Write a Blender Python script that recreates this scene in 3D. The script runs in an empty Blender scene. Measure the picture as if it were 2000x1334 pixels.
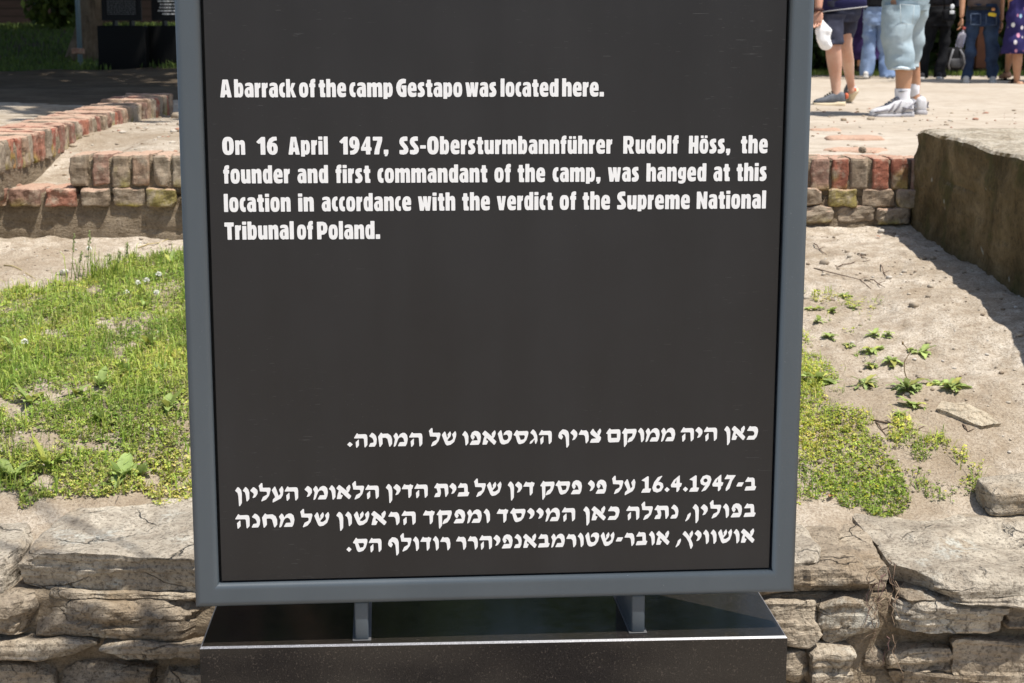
import bpy, math, random
import numpy as np
from mathutils import Vector, Matrix, Euler
from mathutils.geometry import tessellate_polygon

random.seed(7)
SC = bpy.context.scene
COL = SC.collection
PI = math.pi

# ------------------------------------------------------------------ camera
F, PITCH, ROLL = 3120.0, 0.179645, 0.001694       # focal length in pixels of a 2000 px wide frame
CAM = np.array([0.0, 0.0, 0.40])
_cp, _sp = math.cos(PITCH), math.sin(PITCH)
_cr, _sr = math.cos(ROLL), math.sin(ROLL)
FW = np.array([0, _cp, -_sp]); _up = np.array([0, _sp, _cp]); _rt = np.array([1.0, 0, 0])
RT = _cr * _rt + _sr * _up
UP = -_sr * _rt + _cr * _up
cam = bpy.data.cameras.new('camera')
cam_ob = bpy.data.objects.new('camera', cam); COL.objects.link(cam_ob)
cam.sensor_width = 36.0; cam.sensor_fit = 'HORIZONTAL'; cam.lens = F / 2000 * 36
cam.clip_start = 0.05; cam.clip_end = 500
cam.dof.use_dof = True; cam.dof.focus_distance = 2.95; cam.dof.aperture_fstop = 14.0
M = Matrix.Identity(4)
for i in range(3):
    M[i][0], M[i][1], M[i][2], M[i][3] = RT[i], UP[i], -FW[i], CAM[i]
cam_ob.matrix_world = M
SC.camera = cam_ob

# ------------------------------------------------------------------ sky, sun, exposure
SUN = Vector((0.345, -0.25, 1.0)).normalized()
world = bpy.data.worlds.new("World"); SC.world = world; world.use_nodes = True
nt = world.node_tree; nt.nodes.clear()
sky = nt.nodes.new('ShaderNodeTexSky'); sky.sky_type = 'NISHITA'; sky.sun_disc = False
sky.sun_elevation = math.asin(SUN.z); sky.sun_rotation = math.atan2(SUN.x, SUN.y)
sky.air_density = 1.0; sky.dust_density = 1.5; sky.ozone_density = 1.0
bg = nt.nodes.new('ShaderNodeBackground'); bg.inputs['Strength'].default_value = 0.12
wo = nt.nodes.new('ShaderNodeOutputWorld')
nt.links.new(sky.outputs[0], bg.inputs[0]); nt.links.new(bg.outputs[0], wo.inputs[0])
sun = bpy.data.lights.new('sun', 'SUN'); sun.energy = 4.8; sun.angle = math.radians(0.53); sun.color = (1.0, 0.955, 0.89)
sun_ob = bpy.data.objects.new('sun', sun); COL.objects.link(sun_ob)
sun_ob.location = SUN * 30; sun_ob.rotation_euler = SUN.to_track_quat('Z', 'Y').to_euler()
SC.view_settings.view_transform = 'Standard'; SC.view_settings.look = 'None'
SC.view_settings.exposure = 0.42; SC.view_settings.gamma = 1.0; SC.view_settings.use_curve_mapping = False
SC.cycles.max_bounces = 8; SC.cycles.transparent_max_bounces = 8
SC.cycles.use_denoising = True

# ------------------------------------------------------------------ helpers
def proj(P):
    P = np.atleast_2d(P) - CAM
    d = P @ FW
    return np.stack([1000 + F * (P @ RT) / d, 667 - F * (P @ UP) / d], -1)

def ray(x, y): return FW + RT * (x - 1000) / F - UP * (y - 667) / F
def at(x, y, Y):
    d = ray(x, y); return CAM + d * Y / d[1]
def onz(x, y, z):
    d = ray(x, y); return CAM + d * (z - CAM[2]) / d[2]

def _hash(ix, iy, iz, s):
    h = (ix.astype(np.int64) * 374761393 + iy.astype(np.int64) * 668265263 + iz.astype(np.int64) * 2147483647 + s * 974634533) & 0x7fffffff
    h = ((h ^ (h >> 13)) * 1274126177) & 0x7fffffff
    h = ((h ^ (h >> 16)) * 60493) & 0x7fffffff
    h = h ^ (h >> 11)
    return (h & 0xffff) / 65535.0
def vnoise(P, s=0):
    P = np.asarray(P, float); i = np.floor(P).astype(np.int64); f = P - i; f = f * f * (3 - 2 * f)
    r = 0
    for dx in (0, 1):
        wx = f[..., 0] if dx else 1 - f[..., 0]
        for dy in (0, 1):
            wy = f[..., 1] if dy else 1 - f[..., 1]
            for dz in (0, 1):
                wz = f[..., 2] if dz else 1 - f[..., 2]
                r = r + wx * wy * wz * _hash(i[..., 0] + dx, i[..., 1] + dy, i[..., 2] + dz, s)
    return r * 2 - 1
def fbm(P, octv=4, s=0, gain=0.5):
    P = np.asarray(P, float); r = 0; a = 1.0
    for k in range(octv):
        r = r + a * vnoise(P * 2 ** k + 17.3 * k, s + k); a *= gain
    return r
def fbm2(x, y, octv=4, s=0, gain=0.5):
    return fbm(np.stack([x, y, np.zeros_like(x) + 0.37], -1), octv, s, gain)
def smooth(a, b, x):
    t = np.clip((x - a) / (b - a), 0, 1); return t * t * (3 - 2 * t)

def new_mesh(name, verts, faces, mats=None, cols=None, fmat=None, shade=True):
    me = bpy.data.meshes.new(name)
    verts = np.asarray(verts, dtype=np.float32).reshape(-1, 3)
    if isinstance(faces, np.ndarray) and faces.ndim == 2:
        n, k = faces.shape
        me.vertices.add(len(verts)); me.vertices.foreach_set('co', verts.ravel())
        me.loops.add(n * k); me.loops.foreach_set('vertex_index', faces.astype(np.int32).ravel())
        me.polygons.add(n); me.polygons.foreach_set('loop_start', np.arange(n, dtype=np.int32) * k)
        me.update(calc_edges=True)
    else:
        me.from_pydata([tuple(v) for v in verts.tolist()], [], [tuple(f) for f in faces]); me.update()
    if cols is not None:
        ca = me.color_attributes.new('tint', 'FLOAT_COLOR', 'POINT')
        c = np.ones((len(verts), 4), np.float32); c[:, :3] = cols
        ca.data.foreach_set('color', c.ravel())
    for m in (mats if isinstance(mats, (list, tuple)) else [mats]):
        if m: me.materials.append(m)
    if fmat is not None:
        me.polygons.foreach_set('material_index', np.asarray(fmat, dtype=np.int32))
    if shade:
        me.polygons.foreach_set('use_smooth', np.ones(len(me.polygons), dtype=bool))
    me.validate()
    return me

def tag(o, label=None, cat=None, group=None, kind=None):
    if label: o['label'] = label
    if cat: o['category'] = cat
    if group: o['group'] = group
    if kind: o['kind'] = kind
    return o
def thing(name, label, cat, loc=(0, 0, 0), group=None):
    o = bpy.data.objects.new(name, None); COL.objects.link(o); o.location = Vector(loc)
    o.empty_display_size = 0.05
    return tag(o, label, cat, group)
def base_of(p):
    v = Vector((0, 0, 0))
    while p is not None:
        v = v + p.location; p = p.parent
    return np.array(v)
def obj(name, verts, faces, mat, parent=None, loc=None, cols=None, fmat=None, shade=True, label=None):
    """vertices in world coordinates; the origin goes to the parent's place (or loc)"""
    o0 = np.asarray(loc, float) if loc is not None else (base_of(parent) if parent else np.zeros(3))
    me = new_mesh(name, np.asarray(verts, float) - o0, faces, mat, cols, fmat, shade)
    o = bpy.data.objects.new(name, me); COL.objects.link(o)
    if parent:
        o.parent = parent; o.location = Vector(o0 - base_of(parent))
    else:
        o.location = Vector(o0)
    if label: o['label'] = label
    return o

class MB:
    """collects several pieces for one mesh"""
    def __init__(s): s.v = []; s.f = []; s.c = []; s.m = []; s.n = 0
    def add(s, v, f, col=None, mi=0):
        v = np.asarray(v, float).reshape(-1, 3)
        s.v.append(v)
        s.f += [tuple(int(i) + s.n for i in q) for q in f]
        s.m += [mi] * len(f)
        c = np.asarray(col if col is not None else (1, 1, 1), float)
        s.c.append(np.broadcast_to(c, (len(v), 3)).copy())
        s.n += len(v)
    def build(s, name, mat, parent=None, loc=None, shade=True, label=None):
        return obj(name, np.concatenate(s.v), s.f, mat, parent, loc, np.concatenate(s.c), s.m, shade, label)

def rot_z(v, a, c=(0, 0, 0)):
    v = np.asarray(v, float) - c; ca, sa = math.cos(a), math.sin(a)
    return np.stack([v[:, 0] * ca - v[:, 1] * sa, v[:, 0] * sa + v[:, 1] * ca, v[:, 2]], -1) + c

def cube_grid(nx, ny, nz):
    """welded surface grid of a cube, coordinates -1..1"""
    idx = {}; V = []; Fc = []
    def vid(i, j, k):
        if (i, j, k) not in idx:
            idx[(i, j, k)] = len(V); V.append((2 * i / nx - 1, 2 * j / ny - 1, 2 * k / nz - 1))
        return idx[(i, j, k)]
    for i in range(nx):
        for j in range(ny):
            Fc.append((vid(i, j, 0), vid(i, j + 1, 0), vid(i + 1, j + 1, 0), vid(i + 1, j, 0)))
            Fc.append((vid(i, j, nz), vid(i + 1, j, nz), vid(i + 1, j + 1, nz), vid(i, j + 1, nz)))
        for k in range(nz):
            Fc.append((vid(i, 0, k), vid(i + 1, 0, k), vid(i + 1, 0, k + 1), vid(i, 0, k + 1)))
            Fc.append((vid(i, ny, k), vid(i, ny, k + 1), vid(i + 1, ny, k + 1), vid(i + 1, ny, k)))
    for j in range(ny):
        for k in range(nz):
            Fc.append((vid(0, j, k), vid(0, j, k + 1), vid(0, j + 1, k + 1), vid(0, j + 1, k)))
            Fc.append((vid(nx, j, k), vid(nx, j + 1, k), vid(nx, j + 1, k + 1), vid(nx, j, k + 1)))
    return np.array(V, float), Fc
_cg = {}
def rock(c, s, n=(10, 6, 6), q=7.0, amp=0.0, freq=6.0, strata=0.0, chip=0.0, seed=0, rz=0.0, rx=0.0, ry=0.0, cuts=0, cut=.16):
    """rounded, chipped block: centre c, half sizes s, metres of noise amp"""
    if n not in _cg: _cg[n] = cube_grid(*n)
    V, Fc = _cg[n]; V = V.copy()
    nr = (np.abs(V) ** q).sum(-1) ** (1 / q)
    V = V / nr[:, None]
    if cuts:      # broken flat facets
        rr = np.random.RandomState(seed + 5)
        for _ in range(cuts):
            nv = rr.normal(size=3) * np.array([1, 1, .9]); nv /= np.linalg.norm(nv)
            sup = np.abs(nv).sum() * .97; h = sup * (1 - cut * rr.rand())
            ex = np.clip(V @ nv - h, 0, None); V = V - ex[:, None] * nv
    P = V * np.asarray(s)
    S = P * freq + seed * 7.13
    nrm = V / np.linalg.norm(V, axis=1)[:, None]
    d = amp * fbm(S, 4, seed)
    off = nrm * d[:, None]
    if strata:
        z = P[:, 2] + 0.010 * fbm(P * 7 + seed, 2, seed + 3)
        st = vnoise(np.stack([P[:, 0] * 2.2, P[:, 1] * 2.2, np.floor(z * 62) * .77], -1) + seed * 3.1, seed + 9) + .35 * vnoise(P * 55, seed + 4)
        off[:, 1] += strata * st * np.sign(V[:, 1]) * np.abs(V[:, 1]); off[:, 0] += 0.6 * strata * st * V[:, 0]
    if chip:
        ch = fbm(P * 14 + seed * 5, 3, seed + 21); edge = np.clip((nr - 1.05) / 0.25, 0, 1)
        off -= nrm * (chip * edge * np.clip(ch + .25, 0, 1))[:, None]
    P = P + off
    R = np.array(Euler((rx, ry, rz)).to_matrix())
    return P @ R.T + np.asarray(c), Fc

def tube(pts, rad, seg=8, cap=True):
    pts = np.asarray(pts, float); n = len(pts)
    rad = np.broadcast_to(np.asarray(rad, float), (n,))
    V = []; Fc = []
    ref = np.array([0.13, 0.31, 0.94])
    for i in range(n):
        t = pts[min(i + 1, n - 1)] - pts[max(i - 1, 0)]; t = t / (np.linalg.norm(t) + 1e-9)
        r = ref if abs(t @ ref) < .93 else np.array([1.0, 0.1, 0])
        a = np.cross(t, r); a /= np.linalg.norm(a); b = np.cross(t, a)
        for k in range(seg):
            an = 2 * PI * k / seg
            V.append(pts[i] + rad[i] * (math.cos(an) * a + math.sin(an) * b))
    for i in range(n - 1):
        for k in range(seg):
            k2 = (k + 1) % seg
            Fc.append((i * seg + k, i * seg + k2, (i + 1) * seg + k2, (i + 1) * seg + k))
    if cap:
        Fc.append(tuple(reversed(range(seg)))); Fc.append(tuple(range((n - 1) * seg, n * seg)))
    return np.array(V), Fc

def loft(rings):
    """rings: list of (k,3) arrays of equal size -> skin, ends left open"""
    k = len(rings[0]); V = np.concatenate(rings); Fc = []
    for i in range(len(rings) - 1):
        for j in range(k):
            j2 = (j + 1) % k
            Fc.append((i * k + j, i * k + j2, (i + 1) * k + j2, (i + 1) * k + j))
    return V, Fc

def box(x0, x1, y0, y1, z0, z1, bev=0.0):
    """axis box with rounded edges when bev > 0"""
    if bev <= 0:
        V = np.array([(x, y, z) for x in (x0, x1) for y in (y0, y1) for z in (z0, z1)], float)
        return V, [(0, 1, 3, 2), (4, 6, 7, 5), (0, 4, 5, 1), (2, 3, 7, 6), (0, 2, 6, 4), (1, 5, 7, 3)]
    import bmesh
    bm = bmesh.new(); bmesh.ops.create_cube(bm, size=1.0)
    for v in bm.verts:
        v.co = Vector(((x0 + x1) / 2 + v.co.x * (x1 - x0), (y0 + y1) / 2 + v.co.y * (y1 - y0), (z0 + z1) / 2 + v.co.z * (z1 - z0)))
    bmesh.ops.bevel(bm, geom=bm.edges[:], offset=bev, segments=3, profile=0.5, affect='EDGES', clamp_overlap=True)
    bm.verts.index_update()
    V = np.array([v.co for v in bm.verts]); Fc = [tuple(v.index for v in f.verts) for f in bm.faces]; bm.free()
    return V, Fc

# ------------------------------------------------------------------ materials
class NT:
    def __init__(s, name):
        s.m = bpy.data.materials.new(name); s.m.use_nodes = True
        s.t = s.m.node_tree; s.t.nodes.clear()
        s.out = s.n('ShaderNodeOutputMaterial'); s.bs = s.n('ShaderNodeBsdfPrincipled')
        s.l(s.bs.outputs[0], s.out.inputs['Surface'])
        s.co = s.n('ShaderNodeNewGeometry').outputs['Position']
    def n(s, typ, **kw):
        nd = s.t.nodes.new(typ)
        for k, v in kw.items(): setattr(nd, k, v)
        return nd
    def l(s, a, b): s.t.links.new(a, b)
    def setv(s, inp, v):
        if isinstance(v, (int, float)): inp.default_value = v
        elif isinstance(v, (tuple, list)): inp.default_value = (*v, 1.0) if len(v) == 3 and len(inp.default_value) == 4 else v
        else: s.l(v, inp)
    def noise(s, scale, detail=4, rough=0.55, stretch=None, co=None, dist=0.0):
        nd = s.n('ShaderNodeTexNoise'); nd.inputs['Scale'].default_value = scale
        nd.inputs['Detail'].default_value = detail; nd.inputs['Roughness'].default_value = rough
        nd.inputs['Distortion'].default_value = dist
        s.l(s.mapped(stretch, co), nd.inputs['Vector']); return nd.outputs['Fac']
    def mapped(s, stretch, co=None):
        co = co or s.co
        if stretch is None: return co
        mp = s.n('ShaderNodeMapping'); mp.inputs['Scale'].default_value = stretch; s.l(co, mp.inputs['Vector']); return mp.outputs[0]
    def voro(s, scale, stretch=None, feature='F1', out='Distance'):
        nd = s.n('ShaderNodeTexVoronoi'); nd.feature = feature; nd.inputs['Scale'].default_value = scale
        s.l(s.mapped(stretch), nd.inputs['Vector']); return nd.outputs[out]
    def ramp(s, fac, stops, interp='LINEAR'):
        nd = s.n('ShaderNodeValToRGB'); nd.color_ramp.interpolation = interp; e = nd.color_ramp.elements
        while len(e) < len(stops): e.new(0.5)
        for el, (p, c) in zip(e, stops):
            el.position = p; el.color = (*c, 1) if not isinstance(c, (int, float)) else (c, c, c, 1)
        s.l(fac, nd.inputs[0]); return nd.outputs[0]
    def mix(s, fac, a, b, mode='MIX'):
        nd = s.n('ShaderNodeMix', data_type='RGBA', blend_type=mode)
        s.setv(nd.inputs[0], fac); s.setv(nd.inputs[6], a); s.setv(nd.inputs[7], b); return nd.outputs[2]
    def math(s, op, a, b=0.0):
        nd = s.n('ShaderNodeMath', operation=op); s.setv(nd.inputs[0], a); s.setv(nd.inputs[1], b); return nd.outputs[0]
    def attr(s, name='tint'):
        nd = s.n('ShaderNodeAttribute'); nd.attribute_name = name; return nd.outputs['Color']
    def bump(s, h, strength=0.5, dist=0.01, normal=None):
        nd = s.n('ShaderNodeBump'); nd.inputs['Strength'].default_value = strength; nd.inputs['Distance'].default_value = dist
        s.l(h, nd.inputs['Height'])
        if normal is not None: s.l(normal, nd.inputs['Normal'])
        s.l(nd.outputs[0], s.bs.inputs['Normal']); return nd.outputs[0]
    def fin(s, col, rough=0.85, spec=0.3):
        s.setv(s.bs.inputs['Base Color'], col); s.setv(s.bs.inputs['Roughness'], rough)
        s.bs.inputs['Specular IOR Level'].default_value = spec
        return s.m

def plain(name, col, rough=0.7, spec=0.3, var=0.12, scale=30.0, bump=0.0):
    t = NT(name); n = t.noise(scale, 4)
    c = t.mix(n, tuple(x * (1 - var) for x in col), tuple(min(1, x * (1 + var)) for x in col))
    if bump: t.bump(n, bump, 0.004)
    return t.fin(c, rough, spec)

def tinted(name, rough=0.8, spec=0.2, transl=0.0, var=0.15, scale=40, bump=0.0):
    t = NT(name); n = t.noise(scale, 3)
    c = t.mix(1.0, t.attr(), t.ramp(n, [(0.3, 1 - var), (0.7, 1 + var)]), 'MULTIPLY')
    if bump: t.bump(n, bump, 0.004)
    t.fin(c, rough, spec)
    if transl:
        tr = t.n('ShaderNodeBsdfTranslucent'); t.l(c, tr.inputs[0]); mx = t.n('ShaderNodeMixShader'); mx.inputs[0].default_value = transl
        t.l(t.bs.outputs[0], mx.inputs[1]); t.l(tr.outputs[0], mx.inputs[2]); t.l(mx.outputs[0], t.out.inputs['Surface'])
    return t.m

def mat_soil():
    t = NT('dry_soil')
    a = t.noise(1.6, 5, .6); b = t.noise(14, 6, .65); g = t.noise(160, 4, .7); v = t.voro(95)
    c = t.ramp(b, [(.3, (.29, .235, .175)), (.47, (.48, .415, .33)), (.66, (.66, .59, .49))])
    c = t.mix(t.ramp(a, [(.40, 0.0), (.60, .75)]), c, (.31, .245, .17))
    c = t.mix(t.ramp(g, [(.37, .6), (.55, 0.0)]), c, (.17, .125, .085))
    c = t.mix(t.ramp(t.noise(45, 5, .75), [(.36, .4), (.5, 0.0)]), c, (.24, .18, .12))
    peb = t.ramp(v, [(.08, 1.0), (.16, 0.0)])
    c = t.mix(t.math('MULTIPLY', peb, t.ramp(t.noise(21, 2), [(.52, 0.0), (.6, .7)])), c, (.46, .42, .36))
    h = t.math('ADD', t.math('MULTIPLY', b, 1.2), t.math('ADD', t.math('MULTIPLY', g, .35), t.math('MULTIPLY', peb, .25)))
    t.bump(h, .9, .016)
    return t.fin(c, .95, .1)
def mat_sand():
    t = NT('trodden_sand')
    a = t.noise(.5, 5, .6); b = t.noise(7, 6, .6); g = t.noise(120, 4, .7)
    c = t.ramp(b, [(.3, (.36, .305, .24)), (.5, (.455, .395, .32)), (.72, (.52, .46, .38))])
    c = t.mix(t.ramp(a, [(.4, 0.0), (.65, .5)]), c, (.33, .265, .195))
    c = t.mix(t.ramp(g, [(.33, .35), (.5, 0.0)]), c, (.2, .16, .12))
    t.bump(t.math('ADD', b, t.math('MULTIPLY', g, .4)), .6, .015)
    return t.fin(c, .95, .1)
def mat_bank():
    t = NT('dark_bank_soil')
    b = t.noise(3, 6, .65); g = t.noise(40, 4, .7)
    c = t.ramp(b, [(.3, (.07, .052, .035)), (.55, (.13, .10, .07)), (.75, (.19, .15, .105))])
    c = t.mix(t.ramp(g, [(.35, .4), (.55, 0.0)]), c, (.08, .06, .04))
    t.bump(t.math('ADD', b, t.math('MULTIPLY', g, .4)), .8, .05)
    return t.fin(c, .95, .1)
def mat_stone(name, pale, mid, dark, lich=0.5):
    t = NT(name)
    a = t.noise(5, 6, .65, dist=.6); b = t.noise(22, 6, .7); g = t.noise(110, 5, .7); s = t.noise(9, 5, .6, stretch=(.5, .5, 5.0))
    c = t.ramp(a, [(.3, dark), (.46, mid), (.6, pale), (.8, tuple(min(.8, x * 1.12) for x in pale))])
    c = t.mix(t.ramp(b, [(.36, .6), (.56, 0.0)]), c, dark)
    c = t.mix(t.ramp(s, [(.4, .45), (.6, 0.0)]), c, tuple(x * .75 for x in mid))
    c = t.mix(t.ramp(t.noise(7, 3), [(.56, 0.0), (.7, .4)]), c, (.30, .20, .10))
    lc = t.math('MULTIPLY', t.ramp(t.noise(4.2, 3), [(.56, 0.0), (.64, 1.0)]), t.ramp(t.noise(45, 5, .7), [(.44, 0.0), (.54, 1.0)]))
    c = t.mix(t.math('MULTIPLY', lc, lich), c, (.60, .60, .53))
    # fractures: thin irregular dark lines, mostly along the bedding
    wob = t.n('ShaderNodeTexNoise'); wob.inputs['Scale'].default_value = 9; wob.inputs['Detail'].default_value = 5; t.l(t.co, wob.inputs['Vector'])
    vm = t.n('ShaderNodeVectorMath', operation='MULTIPLY_ADD'); t.l(wob.outputs['Color'], vm.inputs[0]); vm.inputs[1].default_value = (.10, .10, .05); t.l(t.co, vm.inputs[2])
    mp = t.n('ShaderNodeMapping'); mp.inputs['Scale'].default_value = (5.0, 5.0, 15.0); t.l(vm.outputs[0], mp.inputs['Vector'])
    vo = t.n('ShaderNodeTexVoronoi'); vo.feature = 'DISTANCE_TO_EDGE'; vo.inputs['Scale'].default_value = 1.0; t.l(mp.outputs[0], vo.inputs['Vector'])
    crack = t.math('MULTIPLY', t.ramp(vo.outputs['Distance'], [(.0, 1.0), (.016, 0.0)]), t.ramp(t.noise(6, 3), [(.50, 0.0), (.60, 1.0)]))
    c = t.mix(t.math('MULTIPLY', crack, .45), c, tuple(x * .45 for x in dark))
    blot = t.ramp(t.noise(16, 5, .62, dist=1.5), [(.48, 0.0), (.56, .5)])
    c = t.mix(blot, c, tuple(x * .9 for x in mid))
    c = t.mix(t.ramp(g, [(.36, .75), (.5, 0.0)]), c, tuple(x * .5 for x in dark))
    c = t.mix(t.ramp(t.noise(47, 6, .8, dist=.8), [(.34, .42), (.47, 0.0)]), c, tuple(x * .7 for x in dark))
    h = t.math('ADD', t.math('MULTIPLY', s, .8), t.math('ADD', t.math('MULTIPLY', b, .9), t.math('MULTIPLY', g, .45)))
    h = t.math('SUBTRACT', h, t.math('MULTIPLY', crack, .9))
    t.bump(h, 1.0, .018)
    return t.fin(c, .92, .15)
def mat_brick():
    t = NT('old_brick')
    g = t.noise(130, 5, .7); b = t.noise(26, 5, .65)
    c = t.mix(1.0, t.attr(), t.ramp(b, [(.3, .72), (.7, 1.18)]), 'MULTIPLY')
    c = t.mix(t.ramp(t.noise(17, 5, .7), [(.48, 0.0), (.64, .8)]), c, (.35, .29, .215))
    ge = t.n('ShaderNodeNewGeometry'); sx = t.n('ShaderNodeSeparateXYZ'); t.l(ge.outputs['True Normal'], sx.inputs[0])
    pale_top = t.ramp(t.math('ADD', sx.outputs[2], t.math('MULTIPLY', t.noise(30, 4), .5)), [(.80, 0.0), (1.0, .62)])
    c = t.mix(pale_top, c, (.50, .335, .245))  # upward brick faces mix to a paler pink tone
    c = t.mix(t.ramp(g, [(.34, .45), (.5, 0.0)]), c, (.10, .06, .04))
    t.bump(t.math('ADD', b, t.math('MULTIPLY', g, .5)), .6, .008)
    return t.fin(c, .93, .12)
def mat_mortar():
    t = NT('lime_mortar')
    b = t.noise(18, 6, .7); g = t.noise(120, 5, .7); s = t.noise(14, 5, .7, stretch=(1, 1, 4))
    c = t.ramp(b, [(.3, (.19, .145, .095)), (.5, (.285, .225, .155)), (.75, (.36, .295, .215))])
    c = t.mix(t.ramp(g, [(.34, .6), (.52, 0.0)]), c, (.12, .09, .06))
    t.bump(t.math('ADD', t.math('ADD', b, s), t.math('MULTIPLY', g, .5)), 1.0, .02)
    return t.fin(c, .95, .1)
def mat_block():
    t = NT('weathered_block')
    b = t.noise(5, 6, .65, dist=.4); g = t.noise(60, 5, .7)
    c = t.ramp(b, [(.3, (.075, .056, .026)), (.5, (.18, .132, .066)), (.7, (.31, .235, .13))])
    c = t.mix(t.ramp(t.noise(6.5, 4), [(.52, 0.0), (.66, .7)]), c, (.085, .085, .03))
    c = t.mix(t.ramp(t.noise(11, 2), [(.70, 0.0), (.73, .8)]), c, (.40, .40, .33))
    # upward faces take a paler stone colour
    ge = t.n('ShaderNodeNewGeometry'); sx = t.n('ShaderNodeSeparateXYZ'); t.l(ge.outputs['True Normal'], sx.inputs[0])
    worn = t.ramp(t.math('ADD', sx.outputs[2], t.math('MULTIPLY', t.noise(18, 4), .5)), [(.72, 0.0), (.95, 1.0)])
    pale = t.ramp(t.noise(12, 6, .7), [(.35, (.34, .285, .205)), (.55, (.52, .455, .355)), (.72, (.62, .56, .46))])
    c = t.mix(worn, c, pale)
    c = t.mix(t.ramp(g, [(.34, .5), (.52, 0.0)]), c, (.05, .04, .025))
    t.bump(t.math('ADD', b, t.math('MULTIPLY', g, .6)), 1.0, .03)
    return t.fin(c, .93, .12)
def mat_granite():
    t = NT('polished_granite')
    v = t.noise(900, 3, .7); w = t.noise(260, 3, .6)
    c = t.ramp(v, [(.5, (.013, .011, .0095)), (.66, (.027, .022, .019)), (.74, (.16, .14, .12))])
    c = t.mix(t.ramp(w, [(.60, 0.0), (.70, .55)]), c, (.10, .08, .065))
    return t.fin(c, t.ramp(t.noise(30, 4), [(.3, .07), (.7, .13)]), .42)
def mat_edge():
    t = NT('granite_edge_highlight'); n = t.noise(420, 4, .7)  # chamfer highlight painted in as a paler grey speckle
    return t.fin(t.ramp(n, [(.35, (.09, .09, .10)), (.6, (.21, .21, .225)), (.72, (.6, .6, .6))]), .35, .6)
def mat_frame():
    t = NT('grey_paint'); n = t.noise(9, 4, .6, stretch=(1, 1, .25)); g = t.noise(300, 3)
    c = t.ramp(n, [(.3, (.056, .070, .082)), (.7, (.067, .082, .094))])
    sc = t.math('MULTIPLY', t.ramp(t.noise(420, 2), [(.74, 0.0), (.77, 1.0)]), t.ramp(t.noise(5, 3), [(.47, 0.0), (.58, .8)]))
    c = t.mix(sc, c, (.32, .34, .36))
    t.bump(g, .06, .002)
    return t.fin(c, .42, .5)
def mat_panel():
    t = NT('dark_panel_lacquer')
    n = t.math('ADD', t.math('MULTIPLY', t.noise(2.2, 5, .6), .6), t.math('MULTIPLY', t.noise(9, 4, .6, stretch=(1, 1, .12)), .4))
    c = t.ramp(n, [(.36, (.0112, .0102, .0104)), (.64, (.0178, .0166, .0168))])
    # hairline scuffs and specks of dust
    s1 = t.math('MULTIPLY', t.ramp(t.noise(520, 2), [(.735, 0.0), (.76, 1.0)]), t.ramp(t.noise(6, 3), [(.50, 0.0), (.60, .8)]))
    s2 = t.math('MULTIPLY', t.ramp(t.noise(34, 2, .5, stretch=(1, 1, 14)), [(.715, 0.0), (.73, .32)]), t.ramp(t.noise(3.1, 2), [(.5, 0.0), (.6, 1.0)]))
    c = t.mix(t.math('MAXIMUM', s1, s2), c, (.12, .118, .115))
    return t.fin(c, t.ramp(n, [(.36, .38), (.64, .5)]), .38)
def mat_white():
    t = NT('white_print'); n = t.noise(60, 3)
    return t.fin(t.ramp(n, [(.3, (.73, .725, .715)), (.7, (.765, .76, .75))]), .55, .3)
def mat_bark():
    t = NT('bark'); n = t.noise(20, 5, .7, stretch=(1, 1, .2))
    t.bump(n, 1.0, .03)
    return t.fin(t.ramp(n, [(.3, (.09, .066, .045)), (.6, (.24, .18, .125))]), .95, .1)
def mat_boards():
    t = NT('weathered_boards'); n = t.noise(12, 5, .65, stretch=(.2, .2, 6)); 
    w = t.n('ShaderNodeTexWave'); w.bands_direction = 'Z'; w.inputs['Scale'].default_value = 2.1; t.l(t.co, w.inputs['Vector'])
    c = t.ramp(n, [(.3, (.012, .009, .008)), (.7, (.03, .02, .017))])
    c = t.mix(t.ramp(w.outputs['Fac'], [(.05, .85), (.15, 0.0)]), c, (.01, .008, .006))
    return t.fin(c, .9, .15)
SOIL, SAND, BANK = mat_soil(), mat_sand(), mat_bank()
STONE_A = mat_stone('limestone_pale', (.70, .625, .50), (.46, .40, .315), (.22, .18, .135), .7)
STONE_B = mat_stone('limestone_brown', (.45, .375, .28), (.315, .255, .185), (.15, .115, .08), .6)
STONE_C = mat_stone('limestone_tan', (.58, .495, .375), (.42, .345, .255), (.19, .148, .102), .35)
BRICK, MORTAR, BLOCK = mat_brick(), mat_mortar(), mat_block()
GRANITE, EDGE, FRAME, PANEL, WHITE = mat_granite(), mat_edge(), mat_frame(), mat_panel(), mat_white()
BARK, BOARDS = mat_bark(), mat_boards()
LEAF = tinted('leaf', .55, .3, .30, .18, 60)
DRY = tinted('dry_twig', .85, .15, 0, .25, 90)

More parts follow.
